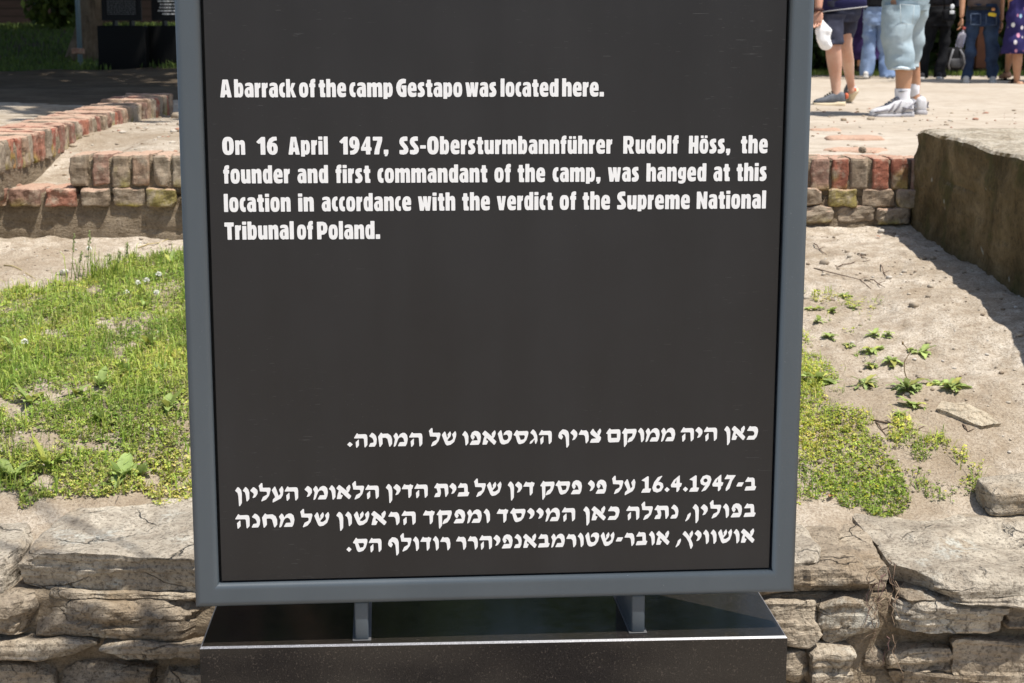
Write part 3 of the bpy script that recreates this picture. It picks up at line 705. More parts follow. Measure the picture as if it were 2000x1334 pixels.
HEB = {
 'כ': (228, [([(0,0),(155,0),(205,60),(228,150),(225,200),(205,240),(165,258),(85,254),(72,268),(60,266),(8,180),(15,172),(115,170),(145,155),(158,125),(150,90),(130,76),(40,74)], [])]),
 'א': (275, [([(60,272),(45,270),(0,215),(5,200),(45,165),(25,110),(3,6),(8,0),(85,0),(118,72),(82,82),(78,110),(88,130),(230,-8),(245,0),(275,50),(272,62),(213,118),(240,150),(265,222),(255,265),(240,275),(188,222),(185,198),(195,155)], [])]),
 'ן': (124, [([(45,271),(0,205),(8,192),(45,160),(58,90),(65,-98),(82,-100),(120,-40),(124,150),(112,215),(75,262),(58,270)], [])]),
 'ה': (258, [([(55,268),(0,178),(5,168),(172,168),(190,155),(200,-5),(212,-14),(255,35),(258,180),(248,232),(222,248),(82,246),(70,264)], []), ([(85,146),(30,92),(38,-12),(52,-16),(93,32),(92,140)], [])]),
 'י': (140, [([(55,266),(0,204),(5,190),(55,150),(67,122),(38,58),(48,52),(92,70),(135,134),(140,184),(125,220),(75,262)], [])]),
 'מ': (278, [([(50,267),(0,203),(30,137),(2,-2),(15,-10),(45,15),(90,137),(120,172),(160,180),(195,152),(212,82),(125,79),(85,6),(90,0),(235,0),(262,52),(278,137),(265,217),(225,257),(180,262),(130,237),(97,185),(78,240)], [])]),
 'ו': (122, [([(50,272),(0,202),(5,195),(40,167),(55,112),(65,-5),(80,-12),(120,40),(122,165),(105,222),(65,268)], [])]),
 'ק': (287, [([(62,273),(0,178),(7,168),(35,162),(45,-90),(57,-102),(102,-35),(104,165),(205,168),(212,148),(197,108),(142,73),(108,0),(120,-12),(202,18),(252,88),(287,198),(282,243),(267,253),(87,250),(77,268)], [])]),
 'ם': (280, [([(62,270),(0,177),(7,167),(30,160),(34,52),(47,7),(72,-3),(247,0),(272,52),(280,172),(272,232),(247,250),(92,247),(77,267)], [[(92,168),(98,82),(212,84),(210,168)]])]),
 'צ': (224, [([(52,270),(0,198),(22,158),(127,83),(32,73),(0,8),(4,-2),(177,-2),(217,58),(222,103),(187,133),(217,198),(224,233),(205,270),(195,272),(145,208),(155,165),(90,225),(66,266)], [])]),
 'ר': (205, [([(50,255),(0,165),(5,157),(100,155),(130,125),(145,-5),(158,-15),(200,40),(205,125),(190,205),(155,243),(75,238),(65,252)], [])]),
 'ף': (218, [([(85,270),(20,210),(0,140),(15,100),(58,72),(64,72),(98,125),(70,165),(75,180),(120,165),(150,110),(165,-85),(180,-92),(218,-40),(215,170),(195,230),(150,260)], [])]),
 'ג': (155, [([(60,280),(15,222),(20,208),(70,170),(92,122),(85,100),(15,45),(0,5),(10,-2),(50,15),(95,85),(112,0),(125,-5),(155,60),(150,155),(120,232),(80,276)], [])]),
 'ס': (290, [([(60,275),(0,185),(5,172),(40,160),(75,40),(100,0),(135,-3),(205,20),(255,80),(290,190),(290,235),(270,252),(90,250),(75,272)], [[(105,170),(210,172),(225,145),(205,90),(140,77)]])]),
 'ט': (288, [([(55,276),(2,208),(15,168),(50,38),(80,3),(130,-4),(210,23),(265,98),(288,198),(275,248),(230,270),(170,263),(125,223),(115,173),(145,188),(185,188),(210,153),(210,113),(180,83),(135,78),(105,108),(85,228),(75,270)], [])]),
 'פ': (220, [([(100,273),(45,243),(15,173),(30,128),(60,95),(66,95),(100,153),(76,183),(90,188),(130,163),(158,86),(45,83),(0,8),(5,-2),(175,0),(205,53),(220,153),(205,223),(160,263)], [])]),
 'ש': (282, [([(50,270),(0,205),(15,165),(70,25),(100,-3),(170,10),(240,65),(275,165),(282,225),(265,272),(258,274),(200,210),(220,155),(215,120),(160,82),(115,85),(110,105),(170,175),(182,225),(165,268),(158,270),(110,210),(120,175),(102,145),(80,230),(65,268)], [])]),
 'ל': (227, [([(50,342),(0,287),(12,252),(22,180),(140,174),(158,155),(152,112),(77,72),(42,-8),(52,-16),(132,17),(192,92),(227,212),(222,242),(207,250),(77,250),(72,337),(62,343)], [])]),
 'נ': (155, [([(60,273),(10,210),(15,200),(70,170),(95,115),(92,80),(30,70),(0,10),(5,0),(115,2),(145,55),(155,145),(140,210),(100,255),(68,272)], [])]),
 'ע': (223, [([(53,270),(0,200),(13,170),(48,100),(63,60),(18,20),(10,-35),(18,-42),(168,35),(208,100),(223,210),(200,270),(190,272),(138,205),(165,125),(128,85),(88,210),(68,265)], [])]),
 'ת': (280, [([(55,271),(0,186),(5,174),(45,170),(68,100),(65,84),(30,71),(0,6),(5,-2),(110,0),(132,66),(130,126),(117,170),(195,172),(205,156),(220,0),(235,-4),(280,66),(275,206),(260,246),(235,254),(85,254),(72,268)], [])]),
 'ב': (238, [([(63,267),(8,180),(13,170),(133,173),(138,85),(28,80),(0,10),(5,0),(208,4),(238,75),(206,90),(203,185),(193,235),(163,253),(88,250),(76,265)], [])]),
 'ד': (223, [([(50,264),(0,174),(5,167),(123,164),(130,-3),(145,-10),(185,42),(190,162),(205,172),(223,237),(185,247),(170,264),(145,244),(75,247),(63,262)], [])]),
 'ח': (270, [([(55,272),(0,192),(8,142),(25,-3),(40,-8),(85,52),(82,170),(140,174),(180,150),(215,-3),(230,-6),(270,52),(270,142),(245,212),(190,252),(85,247),(70,268)], [])]),
 'ץ': (215, [([(45,255),(0,195),(75,125),(130,35),(165,-90),(180,-97),(215,-35),(205,15),(165,105),(205,175),(213,215),(195,260),(188,260),(140,200),(148,145),(95,210),(60,250)], [])]),
 '1': (202, [([(125,320),(4,243),(8,235),(70,216),(75,82),(38,74),(0,2),(4,0),(172,0),(202,72),(198,76),(148,82),(148,312)], [])]),
 '6': (226, [([(192,324),(110,295),(36,200),(0,92),(23,24),(97,-3),(178,24),(226,105),(212,173),(151,206),(118,200),(198,315)], [sell(120,106,40,38,2)])]),
 '4': (225, [([(178,322),(165,320),(57,232),(0,138),(10,94),(117,90),(117,2),(137,0),(175,43),(180,97),(205,104),(225,171),(180,178)], [[(76,171),(113,171),(113,250)]])]),
 '7': (225, [([(54,324),(0,238),(5,232),(115,234),(30,50),(32,0),(50,5),(108,50),(155,196),(225,300),(220,308),(75,310)], [])]),
 '-': (150, [([(0,92),(5,84),(110,84),(150,158),(146,164),(38,164)], [])]),
 '.': (108, [([(50,102),(0,50),(54,0),(108,52)], [])]),
 ',': (105, [([(95,110),(45,70),(35,30),(0,-55),(8,-62),(70,-15),(105,60),(105,100)], [])]),
}
HEB['9'] = (226, flip(HEB['6'][1], 226, 321))
def soften(p, r):
    if p[0] == 'raw': return p[1]
    o = []; n = len(p)
    for i in range(n):
        a, b, c_ = (np.array(p[(i + k) % n], float) for k in (-1, 0, 1))
        la, lc = np.linalg.norm(a - b), np.linalg.norm(c_ - b)
        d0, d1 = min(r, .42 * la), min(r, .42 * lc)
        q0, q1 = b + (a - b) / la * d0, b + (c_ - b) / lc * d1
        for t in (0, .33, .67, 1): o.append(tuple((1 - t) ** 2 * q0 + 2 * t * (1 - t) * b + t * t * q1))
    return o
def word(mb, chars, font, uL, uR, z, kz, gap, r):
    wd = [font[ch][0] for ch in chars]; total = sum(wd) + gap * (len(wd) - 1)
    ku = (uR - uL) / total; x = 0.0
    for ch, w in zip(chars, wd):
        for outer, holes in font[ch][1]:
            loops = [soften(outer, r)] + [soften(h, r * .7) for h in holes]
            pts = [Vector((a, b, 0)) for lp in loops for a, b in lp]
            tris = tessellate_polygon([[Vector((a, b, 0)) for a, b in lp] for lp in loops])
            V = local([(uL + (x + p.x) * ku, -.0096, z + p.y * kz) for p in pts]); Fc = []
            for t in tris:
                n = np.cross(V[t[1]] - V[t[0]], V[t[2]] - V[t[0]])
                Fc.append(tuple(t) if n @ SN > 0 else tuple(t)[::-1])
            mb.add(V, Fc)
        x += w + gap
def text_line(words, font, bl, gap, r, hgt):
    """words: (visual text, left px, right px); bl: baseline through two pixels"""
    (xa, ya), (xb, yb) = bl; mb = MB()
    for chars, xl, xr in words:
        yl = ya + (xl - xa) * (yb - ya) / (xb - xa); yr = ya + (xr - xa) * (yb - ya) / (xb - xa)
        uL, zL = to_sign(xl, yl); uR, zR = to_sign(xr, yr); _, zt = to_sign(xl, yl - hgt)
        word(mb, chars, font, uL, uR, (zL + zR) / 2, (zt - zL) / hgt / 10, gap, r)
    o = mb.build('lettering', WHITE, panel, loc=sp(0, 0, 0) + np.array([0, 0, mb.v[0][0][2]]), shade=False)
    return o
rev = lambda s: s[::-1]
text_line([('A',430.2,452.6),('barrack',457.7,578.6),('of',584.4,616.3),('the',622.7,676.2),('camp',682.6,767.2),('Gestapo',773.9,902.7),('was',909.1,969.5),('located',977.7,1090.6),('here.',1097.8,1179.4)], LAT, ((440,190.2),(1175,188.4)), 22, 11, 35)
text_line([('On',434.5,479.1),('16',501.6,542.9),('April',563.5,640.5),('1947,',663.5,758.6),('SS-Obersturmbannführer',780,1195.6),('Rudolf',1217.2,1324.8),('Höss,',1345.2,1426),('the',1446.7,1499)], LAT, ((440,302.4),(1495,299.3)), 26, 11, 35)
text_line([('founder',436.6,566.6),('and',581.1,641),('first',655.8,723.4),('commandant',737.4,951.7),('of',965.7,997.6),('the',1011,1064.6),('camp,',1079.2,1172.7),('was',1187.2,1247.6),('hanged',1262.4,1379.1),('at',1393.2,1425),('this',1438.3,1496.9)], LAT, ((440,358.5),(1490,353.4)), 24, 11, 35)
text_line([('location',437.8,567.9),('in',582.7,613.2),('accordance',628.5,803.2),('with',816.6,889.2),('the',902.7,956.8),('verdict',970.3,1079.9),('of',1093.2,1125),('the',1137.8,1191.3),('Supreme',1205,1347),('National',1360.5,1495.6)], LAT, ((440,414.1),(1490,407.2)), 24, 11, 35)
text_line([('Tribunal',439.1,574.2),('of',580.6,611.7),('Poland.',619.4,742.5)], LAT, ((440,468.1),(738,466.8)), 22, 11, 35)
text_line([(rev('המחנה.'),678.2,825.1),(rev('של'),837.7,891.3),(rev('הגסטאפו'),902.8,1077.7),(rev('צריף'),1090.3,1174),(rev('ממוקם'),1183.7,1318.5),(rev('היה'),1329,1400.3),(rev('כאן'),1414,1480.1)], HEB, ((728,872.5),(1460,858.8)), 26, 9, 35)
text_line([(rev('העליון'),459.9,582.7),(rev('הלאומי'),595.3,740.2),(rev('הדין'),753.8,835.6),(rev('בית'),848.2,916.9),(rev('של'),925.9,979.5),(rev('דין'),991.6,1044.1),(rev('פסק'),1055,1136.5),(rev('פי'),1148,1184.5),(rev('על'),1195,1240.8),('16.4.1947-ב',1252.3,1477)], HEB, ((629,975.3),(1465,958)), 20, 9, 35)
text_line([(rev('מחנה'),459.9,575.4),(rev('של'),586.9,643.6),(rev('הראשון'),657.2,812.1),(rev('ומפקד'),826.2,957),(rev('המייסד'),970,1123.3),(rev('כאן'),1139,1209.7),(rev('נתלה'),1222.9,1324.8),(rev('בפולין,'),1338.4,1475.9)], HEB, ((499,1030.4),(1465,1009.6)), 34, 9, 35)
text_line([(rev('הס.'),676.6,745.4),(rev('רודולף'),758,879.7),(rev('אובר-שטורמבאנפיהרר'),890.9,1307.5),(rev('אושוויץ,'),1319.5,1473.4)], HEB, ((700,1077.8),(1450,1060)), 28, 9, 35)

# ================================================================== vegetation
def inside(px, py, poly):
    r = np.zeros(len(px), bool); n = len(poly)
    for i in range(n):
        x0, y0 = poly[i]; x1, y1 = poly[(i + 1) % n]
        c_ = ((y0 > py) != (y1 > py)); xx = (x1 - x0) * (py - y0) / (y1 - y0 + 1e-9) + x0
        r ^= c_ & (px < xx)
    return r
def ground_pts(n, xr, yr, seed):
    rs = np.random.RandomState(seed)
    x = rs.uniform(*xr, n); y = rs.uniform(*yr, n); z = slope_z(x, y)
    P = np.stack([x, y, z], -1); q = proj(P); return P, q[:, 0], q[:, 1], rs
LEFT_EDGE = [(-400, 600), (0, 585), (60, 570), (110, 560), (160, 548), (200, 525), (260, 505), (330, 492), (420, 480), (900, 470), (900, 985), (330, 985), (270, 962), (180, 975), (100, 972), (40, 985), (-20, 960), (-400, 940)]
BARE = [(135, 772, 95, 17), (60, 868, 75, 24), (170, 880, 60, 10), (15, 800, 60, 14), (215, 636, 30, 12), (195, 570, 36, 10), (70, 945, 50, 14), (300, 940, 30, 14), (110, 655, 40, 9), (260, 690, 40, 9)]
RIGHT_A = [(1200, 700), (1560, 690), (1612, 700), (1630, 740), (1612, 780), (1680, 805), (1692, 850), (1720, 880), (1765, 930), (1792, 965), (1770, 1000), (1722, 1022), (1690, 1015), (1640, 985), (1560, 985), (1200, 1000)]
RIGHT_B = [(1790, 930), (1850, 918), (1880, 900), (1930, 905), (1930, 950), (1900, 975), (1830, 985), (1800, 965)]
def density(P, px, py):
    j1 = fbm2(P[:, 0] * 11, P[:, 1] * 8, 3, 55); j2 = fbm2(P[:, 0] * 11 + 50, P[:, 1] * 8, 3, 56); px = px + 26 * j1; py = py + 16 * j2
    d = inside(px, py, LEFT_EDGE).astype(float)
    for (cx, cy, rx, ry) in BARE:
        d *= 1 - .93 * np.exp(-(((px - cx) / rx) ** 2 + ((py - cy) / ry) ** 2) ** 2)
    nn = fbm2(P[:, 0] * 6, P[:, 1] * 4, 4, 77)
    d *= np.clip(.85 + .9 * nn, .06, 1)
    r = inside(px, py, RIGHT_A) * np.clip(.9 + .7 * nn, .1, 1) + inside(px, py, RIGHT_B) * np.clip(.55 + nn, 0, 1)
    cl = np.clip(fbm2(P[:, 0] * 14, P[:, 1] * 11, 3, 88) - .12, 0, .5)
    sp_ = ((px > 1560) & (px < 1900) & (py > 800) & (py < 995)) * (.02 + 1.6 * cl) + ((px > 1540) & (px < 1770) & (py > 560) & (py < 820)) * (.01 + .75 * cl * smooth(1780, 1580, px))
    return np.maximum(d, np.maximum(r, sp_))
GREENS = np.array([(.31, .385, .055), (.255, .36, .055), (.355, .41, .085), (.19, .295, .05), (.41, .42, .12), (.31, .41, .09)])
def blades(P, rs, h, w, cols, lean=.7, fold=.35):
    """bent grass blades, five corners each, two faces"""
    n = len(P); a = rs.uniform(0, 2 * PI, n); L = rs.uniform(.5, 1.25, n) * h; ln = rs.uniform(.1, 1.0, n) * lean
    dr = np.stack([np.cos(a), np.sin(a), np.zeros(n)], -1); b = a + PI / 2 + rs.uniform(-.5, .5, n)
    sd = np.stack([np.cos(b), np.sin(b), np.zeros(n)], -1) * (w * rs.uniform(.6, 1.3, n))[:, None]
    up_ = np.array([0, 0, 1.0])
    m1 = P + dr * (L * ln * .3)[:, None] + up_ * (L * .6)[:, None]
    tp = P + dr * (L * ln)[:, None] + up_ * (L * (1 - .45 * ln))[:, None]
    V = np.stack([P - sd, P + sd, m1 + sd * .8, m1 - sd * .8, tp], 1).reshape(-1, 3)
    i = np.arange(n)[:, None] * 5
    q = np.concatenate([i, i + 1, i + 2, i + 3], 1); t = np.concatenate([i + 3, i + 2, i + 4], 1)
    C = np.repeat(cols, 5, 0)
    return V, [tuple(r) for r in q.tolist()] + [tuple(r) for r in t.tolist()], C
def leaflets(P, rs, r, lift, cols, k=3):
    """clover-like leaves: k rounded leaflets on a short stalk"""
    n = len(P); V = []; C = []
    tilt = rs.normal(0, .28, (n, 2)); a0 = rs.uniform(0, 2 * PI, n); H = rs.uniform(.15, 1, n) * lift; R = r * rs.uniform(.6, 1.3, n)
    shape = [(.05, 0), (.55, .42), (1.0, .38), (1.12, 0), (1.0, -.38), (.55, -.42)]
    for j in range(k):
        a = a0 + j * 2 * PI / k + rs.normal(0, .12, n)
        for (u, v) in shape:
            x = R * (u * np.cos(a) - v * np.sin(a)); y = R * (u * np.sin(a) + v * np.cos(a))
            V.append(np.stack([P[:, 0] + x, P[:, 1] + y, P[:, 2] + H + x * tilt[:, 0] + y * tilt[:, 1] - .25 * R * u * u + .2 * R * abs(v)], -1)); C.append(cols)
    V = np.stack(V, 1).reshape(-1, 3); C = np.stack(C, 1).reshape(-1, 3)
    f = np.arange(n * k)[:, None] * 6 + np.arange(6)[None]
    return V, f.tolist(), C
mb = MB()
def pick(rs, n, lo=.75, hi=1.25): return GREENS[rs.randint(0, len(GREENS), n)] * rs.uniform(lo, hi, (n, 1))
def patch(P, C):
    a = fbm2(P[:, 0] * 5, P[:, 1] * 4, 3, 91)[:, None]; b = fbm2(P[:, 0] * 13, P[:, 1] * 10, 2, 92)[:, None]
    return C * (1 + .28 * a + .22 * b) * (1 + np.clip(a, -.5, .8) * np.array([.28, .05, .2]))
def sow(n, seed, thr, fn, xr=(-2.3, 1.75), yr=(3.66, 5.95)):
    P, px, py, rs = ground_pts(n, xr, yr, seed)
    vis = ((px > -120) & (px < 400)) | ((px > 1530) & (px < 2060))
    k = vis & (density(P, px, py) > rs.uniform(thr, 1, n)); P = P[k]
    mb.add(*fn(P, rs))
XL, XR_ = (-2.15, -.68), (.60, 1.45)
sow(62000, 1, .0, lambda P, rs: leaflets(P, rs, .0062, .016, patch(P, pick(rs, len(P)))), XL)
sow(42000, 2, .0, lambda P, rs: blades(P, rs, .022 + .022 * np.clip(fbm2(P[:, 0] * 7, P[:, 1] * 6, 3, 93) + .35, 0, 1.4), .0011, patch(P, pick(rs, len(P), .8, 1.35)), 1.2), XL)
sow(8000, 3, .15, lambda P, rs: blades(P, rs, .06, .0017, pick(rs, len(P), .8, 1.4), .9), XL)
sow(34000, 4, .05, lambda P, rs: leaflets(P, rs, .0048, .016, patch(P, pick(rs, len(P)) * np.array([1.1, 1.05, .8]))), XR_, (3.66, 5.2))
sow(17000, 5, .05, lambda P, rs: blades(P, rs, .020 + .024 * np.clip(fbm2(P[:, 0] * 9, P[:, 1] * 7, 3, 94) + .35, 0, 1.4), .0011, patch(P, pick(rs, len(P), .9, 1.4)), 1.2), XR_, (3.66, 5.2))
sow(2600, 6, .1, lambda P, rs: leaflets(P, rs, .0030, .016, np.tile((.52, .46, .04), (len(P), 1)) * rs.uniform(.7, 1.1, (len(P), 1)), 5), XR_, (3.66, 4.4))
sow(1200, 7, .2, lambda P, rs: leaflets(P, rs, .0030, .016, np.tile((.50, .45, .05), (len(P), 1)), 5), XL)
sow(9000, 8, .08, lambda P, rs: blades(P, rs, .035, .0009, np.tile((.36, .29, .15), (len(P), 1)) * rs.uniform(.6, 1.2, (len(P), 1)), 1.5), XL)
tag(mb.build('grass', LEAF, shade=False), kind='stuff')

def broad_leaf(base, a, L, w, rise, droop, col, m, wav=.06, lobes=0, seed=0):
    """one curved leaf with a folded midrib"""
    n = 7; V = []; C = []
    d = np.array([math.cos(a), math.sin(a), 0]); s = np.array([-math.sin(a), math.cos(a), 0]); r = random.Random(seed)
    for i in range(n + 1):
        t = i / n
        c_ = np.array(base) + d * L * t * (1 - .18 * droop * t) + np.array([0, 0, L * (rise * t - droop * t * t)])
        ww = w * (math.sin(PI * min(1, t * .93 + .07)) ** .75) * (1 - .25 * t) if t > .14 else w * .16
        if t > .97: ww = w * .06
        if lobes and i % 2: ww *= .55
        k = wav * w * math.sin(i * 2.1 + seed)
        V += [c_ + s * ww + np.array([0, 0, .32 * ww + k]), c_, c_ - s * ww + np.array([0, 0, .32 * ww - k])]
        C += [np.array(col), np.array(col) * 1.18, np.array(col)]
    Fc = []
    for i in range(n):
        for j in (0, 1): Fc.append((3 * i + j, 3 * i + j + 1, 3 * i + j + 4, 3 * i + j + 3))
    m.add(V, Fc, np.array(C))
def rosette(px, py, k, L, w, rise, droop, label, seed, col=(.27, .36, .10), group=None, lobes=0, stem=0, cat='weed', name='weed'):
    P = None
    for it in range(60):      # the point of the slope seen at this pixel
        Y = 3.5 + it * .045; p = at(px, py, Y)
        if slope_z(p[:1], p[1:2])[0] >= p[2]: P = p; break
    if P is None: P = at(px, py, 4.0)
    P[2] = slope_z(P[:1], P[1:2])[0]
    r = random.Random(seed); m = MB(); k = int(k * 1.6)
    for i in range(k):
        a = 2 * PI * i / k + r.uniform(-1.0, 1.0); f = r.uniform(.3, 1.15)
        c_ = np.array(col) * r.uniform(.65, 1.2) * (np.array([1.25, 1.0, .8]) if r.random() < .2 else 1)
        broad_leaf(P + np.array([0, 0, .003 + .004 * r.random()]), a, L * f, w * f, rise * r.uniform(.3, 2.0), droop * r.uniform(.5, 1.4), c_, m, wav=.12, lobes=lobes, seed=seed + i)
    for q in range(3 if L < .09 else 0):
        o = P + np.array([r.uniform(-.75, .75) * L, r.uniform(-.6, .6) * L, 0]); o[2] = slope_z(o[:1], o[1:2])[0] + .002; s_ = r.uniform(.3, .6)
        for i in range(r.randint(3, 6)):
            broad_leaf(o, r.uniform(0, 2 * PI), L * s_ * r.uniform(.6, 1.2), w * s_ * r.uniform(.8, 1.5), rise * r.uniform(.3, 1.8), droop * r.uniform(.5, 1.3), np.array(col) * r.uniform(.6, 1.25), m, wav=.12, seed=seed + i + q * 9)
    t = thing(name, label, cat, P, group)
    m.build('leaves', LEAF, t)
    if stem:
        m = MB(); q = [P + np.array([r.uniform(-.004, .004) * j, .002 * j, stem * j / 5]) for j in range(6)]
        m.add(*tube(q, np.linspace(.0018, .0012, 6), 6), col=(.22, .16, .09)); m.add(*rock(q[-1], (.003, .003, .005), (4, 4, 4), 2), col=(.25, .18, .10))
        m.build('stem', DRY, t)
    return t
rosette(238, 938, 10, .060, .021, .95, .6, 'lush broad-leaved weed just above the left capstone, largest leaves there', 11, (.33, .43, .14))
rosette(95, 930, 15, .058, .0075, .75, .5, 'spiky weed with narrow pointed leaves left of the lush broad-leaved weed', 12, (.27, .36, .08))
G = 'leafy weeds in the grass left of the sign'
for i, (px, py, L, lab) in enumerate([
    (25, 945, .07, 'pale weed with long leaves at the left photo edge above the wall'),
    (60, 800, .05, 'low leafy weed at the left photo edge beside the long bare patch'),
    (150, 790, .045, 'leafy weed along the lower rim of the long bare patch in the left grass'),
    (195, 762, .05, 'heart-leaved weed at the right end of the long bare patch'),
    (250, 740, .05, 'leafy weed in the middle of the left grass with two upright leaves'),
    (292, 690, .045, 'weed with oval leaves close to the frame at mid height of the left grass'),
    (330, 815, .055, 'broad weed touching the left frame bar low down'),
    (310, 735, .042, 'small pale weed close beside the frame above the broad one'),
    (200, 835, .045, 'flat weed below the long bare patch in the left grass'),
    (285, 605, .04, 'leafy weed under the white clover flowers'),
    (130, 610, .038, 'leafy weed in the upper left of the grass near the bare soil'),
    (335, 520, .05, 'weed at the top of the grass against the left frame bar'),
    (30, 690, .05, 'dark leafy weed at the left photo edge in mid grass')]):
    rosette(px, py, 7, L * .85, L * .24, .8, .55, lab, 30 + i, (.31, .40, .12), G)
G = 'small weeds on the bare soil right of the sign'
for i, (px, py, k, L, lab, st, lob) in enumerate([
    (1650, 580, 5, .03, 'tiny sprout highest on the bare soil right of the sign', 0, 0),
    (1592, 612, 6, .04, 'small weed beside the right frame bar, upper one', 0, 0),
    (1625, 612, 6, .035, 'small weed just right of the upper one beside the frame', 0, 0),
    (1600, 640, 6, .035, 'small weed beside the right frame bar below the upper pair', 0, 0),
    (1668, 606, 5, .03, 'thin sprout with a dark shadow right of the upper pair', 0, 0),
    (1620, 670, 9, .032, 'tufty round weed below the small weeds near the frame', 0, 0),
    (1706, 662, 8, .038, 'spreading low weed alone in the upper middle of the bare soil', 0, 0),
    (1735, 660, 6, .03, 'narrow-leaved sprout beside the spreading low weed', 0, 0),
    (1704, 690, 8, .042, 'flat star-shaped weed under the spreading low weed', 0, 0),
    (1655, 688, 6, .028, 'small pale sprout left of the flat star-shaped weed', 0, 0),
    (1600, 745, 9, .062, 'large pale weed against the right frame bar above the grass', 0, 0),
    (1802, 702, 7, .052, 'weed with round leaves nearest the stone block shadow', 0, 0),
    (1742, 715, 7, .045, 'weed with a bright upright leaf left of the round-leaved one', 0, 0),
    (1700, 718, 6, .036, 'little weed with drooping leaves left of the bright upright leaf', 0, 0),
    (1690, 755, 10, .06, 'ragged weed with dark leaves left of the dead stalk', 0, 1),
    (1770, 775, 11, .075, 'wide toothed weed with a tall dead stalk', .125, 1),
    (1858, 765, 8, .062, 'broad weed above the pale flat stone', 0, 0),
    (1820, 762, 6, .045, 'weed between the dead stalk and the broad one above the flat stone', 0, 0),
    (1785, 800, 8, .052, 'bright green weed left of the pale flat stone', 0, 0),
    (1760, 822, 7, .026, 'low tuft under the bright green weed', 0, 0)]):
    rosette(px, py, k, L * .9, L * (.17 if lob else .21), .42, .40, lab, 60 + i, (.36, .45, .14) if not lob else (.27, .34, .12), G, lob, st)

# the tall tuft of grass under the plaster footing
P = at(197, 512, 5.35); P[2] = slope_z(P[:1], P[1:2])[0]
t = thing('grass_tuft', 'taller tuft of grass with seed stalks below the plastered footing at the left', 'grass', P)
rs = np.random.RandomState(5); m = MB()
Q = P + np.stack([rs.normal(0, .05, 120), rs.normal(0, .03, 120), np.zeros(120)], -1)
m.add(*blades(Q, rs, .11, .0017, pick(rs, 120, .7, 1.2), .8)); m.build('blades', LEAF, t, shade=False)
m = MB()
for (px, h) in ((137, .16), (168, .17), (240, .13), (225, .10), (150, .10), (205, .09)):
    b_ = at(px, 505, 5.35); b_[2] = P[2]
    q = [b_ + np.array([.01 * j * (1 if px < 200 else .6) * .3, 0, h * j / 6]) for j in range(7)]
    m.add(*tube(q, np.linspace(.0014, .0007, 7), 5), col=(.24, .28, .09))
    for j in range(14):
        z = h * (.62 + .38 * j / 14); m.add(*rock(b_ + np.array([.003 * z / h * 6 + rs.uniform(-.004, .004), rs.uniform(-.003, .003), z]), (.0022, .0022, .005), (3, 3, 3), 2), col=(.34, .38, .16))
m.build('seed_stalks', LEAF, t)

# white clover heads
CLOVER = plain('clover_white', (.74, .74, .66), .8, .2, .15, 300)
for i, (px, py, lab) in enumerate([(245, 572, 'white clover flower, left one of the pair under the grass tuft'), (304, 572, 'white clover flower nearest the frame on the left'),
        (268, 553, 'white clover flower between and above the other two near the frame'), (285, 548, 'small white clover flower beside the topmost one'), (308, 536, 'highest white clover flower by the left frame bar'),
        (46, 668, 'white clover flower alone at the left edge of the photo'), (172, 486, 'white clover flower inside the tall grass tuft')]):
    for it in range(60):
        p = at(px, py, 3.6 + it * .045)
        if slope_z(p[:1], p[1:2])[0] + .03 >= p[2]: break
    g = slope_z(p[:1], p[1:2])[0]
    t = thing('clover_flower', lab, 'flower', (p[0], p[1], g), 'white clover flowers')
    m = MB(); m.add(*tube([(p[0], p[1], g), (p[0] + .003, p[1], p[2])], .0011, 5), col=(.2, .26, .07)); m.build('stem', LEAF, t)
    m = MB(); r = random.Random(i)
    for k in range(46):
        th = r.uniform(0, 2 * PI); ph = math.acos(r.uniform(-.5, 1)); d = np.array([math.sin(ph) * math.cos(th), math.sin(ph) * math.sin(th), math.cos(ph)])
        m.add(*tube([np.array([p[0] + .003, p[1], p[2]]) + d * .004, np.array([p[0] + .003, p[1], p[2]]) + d * .0105], [.0013, .0008], 4))
    m.build('flower_head', CLOVER, t)

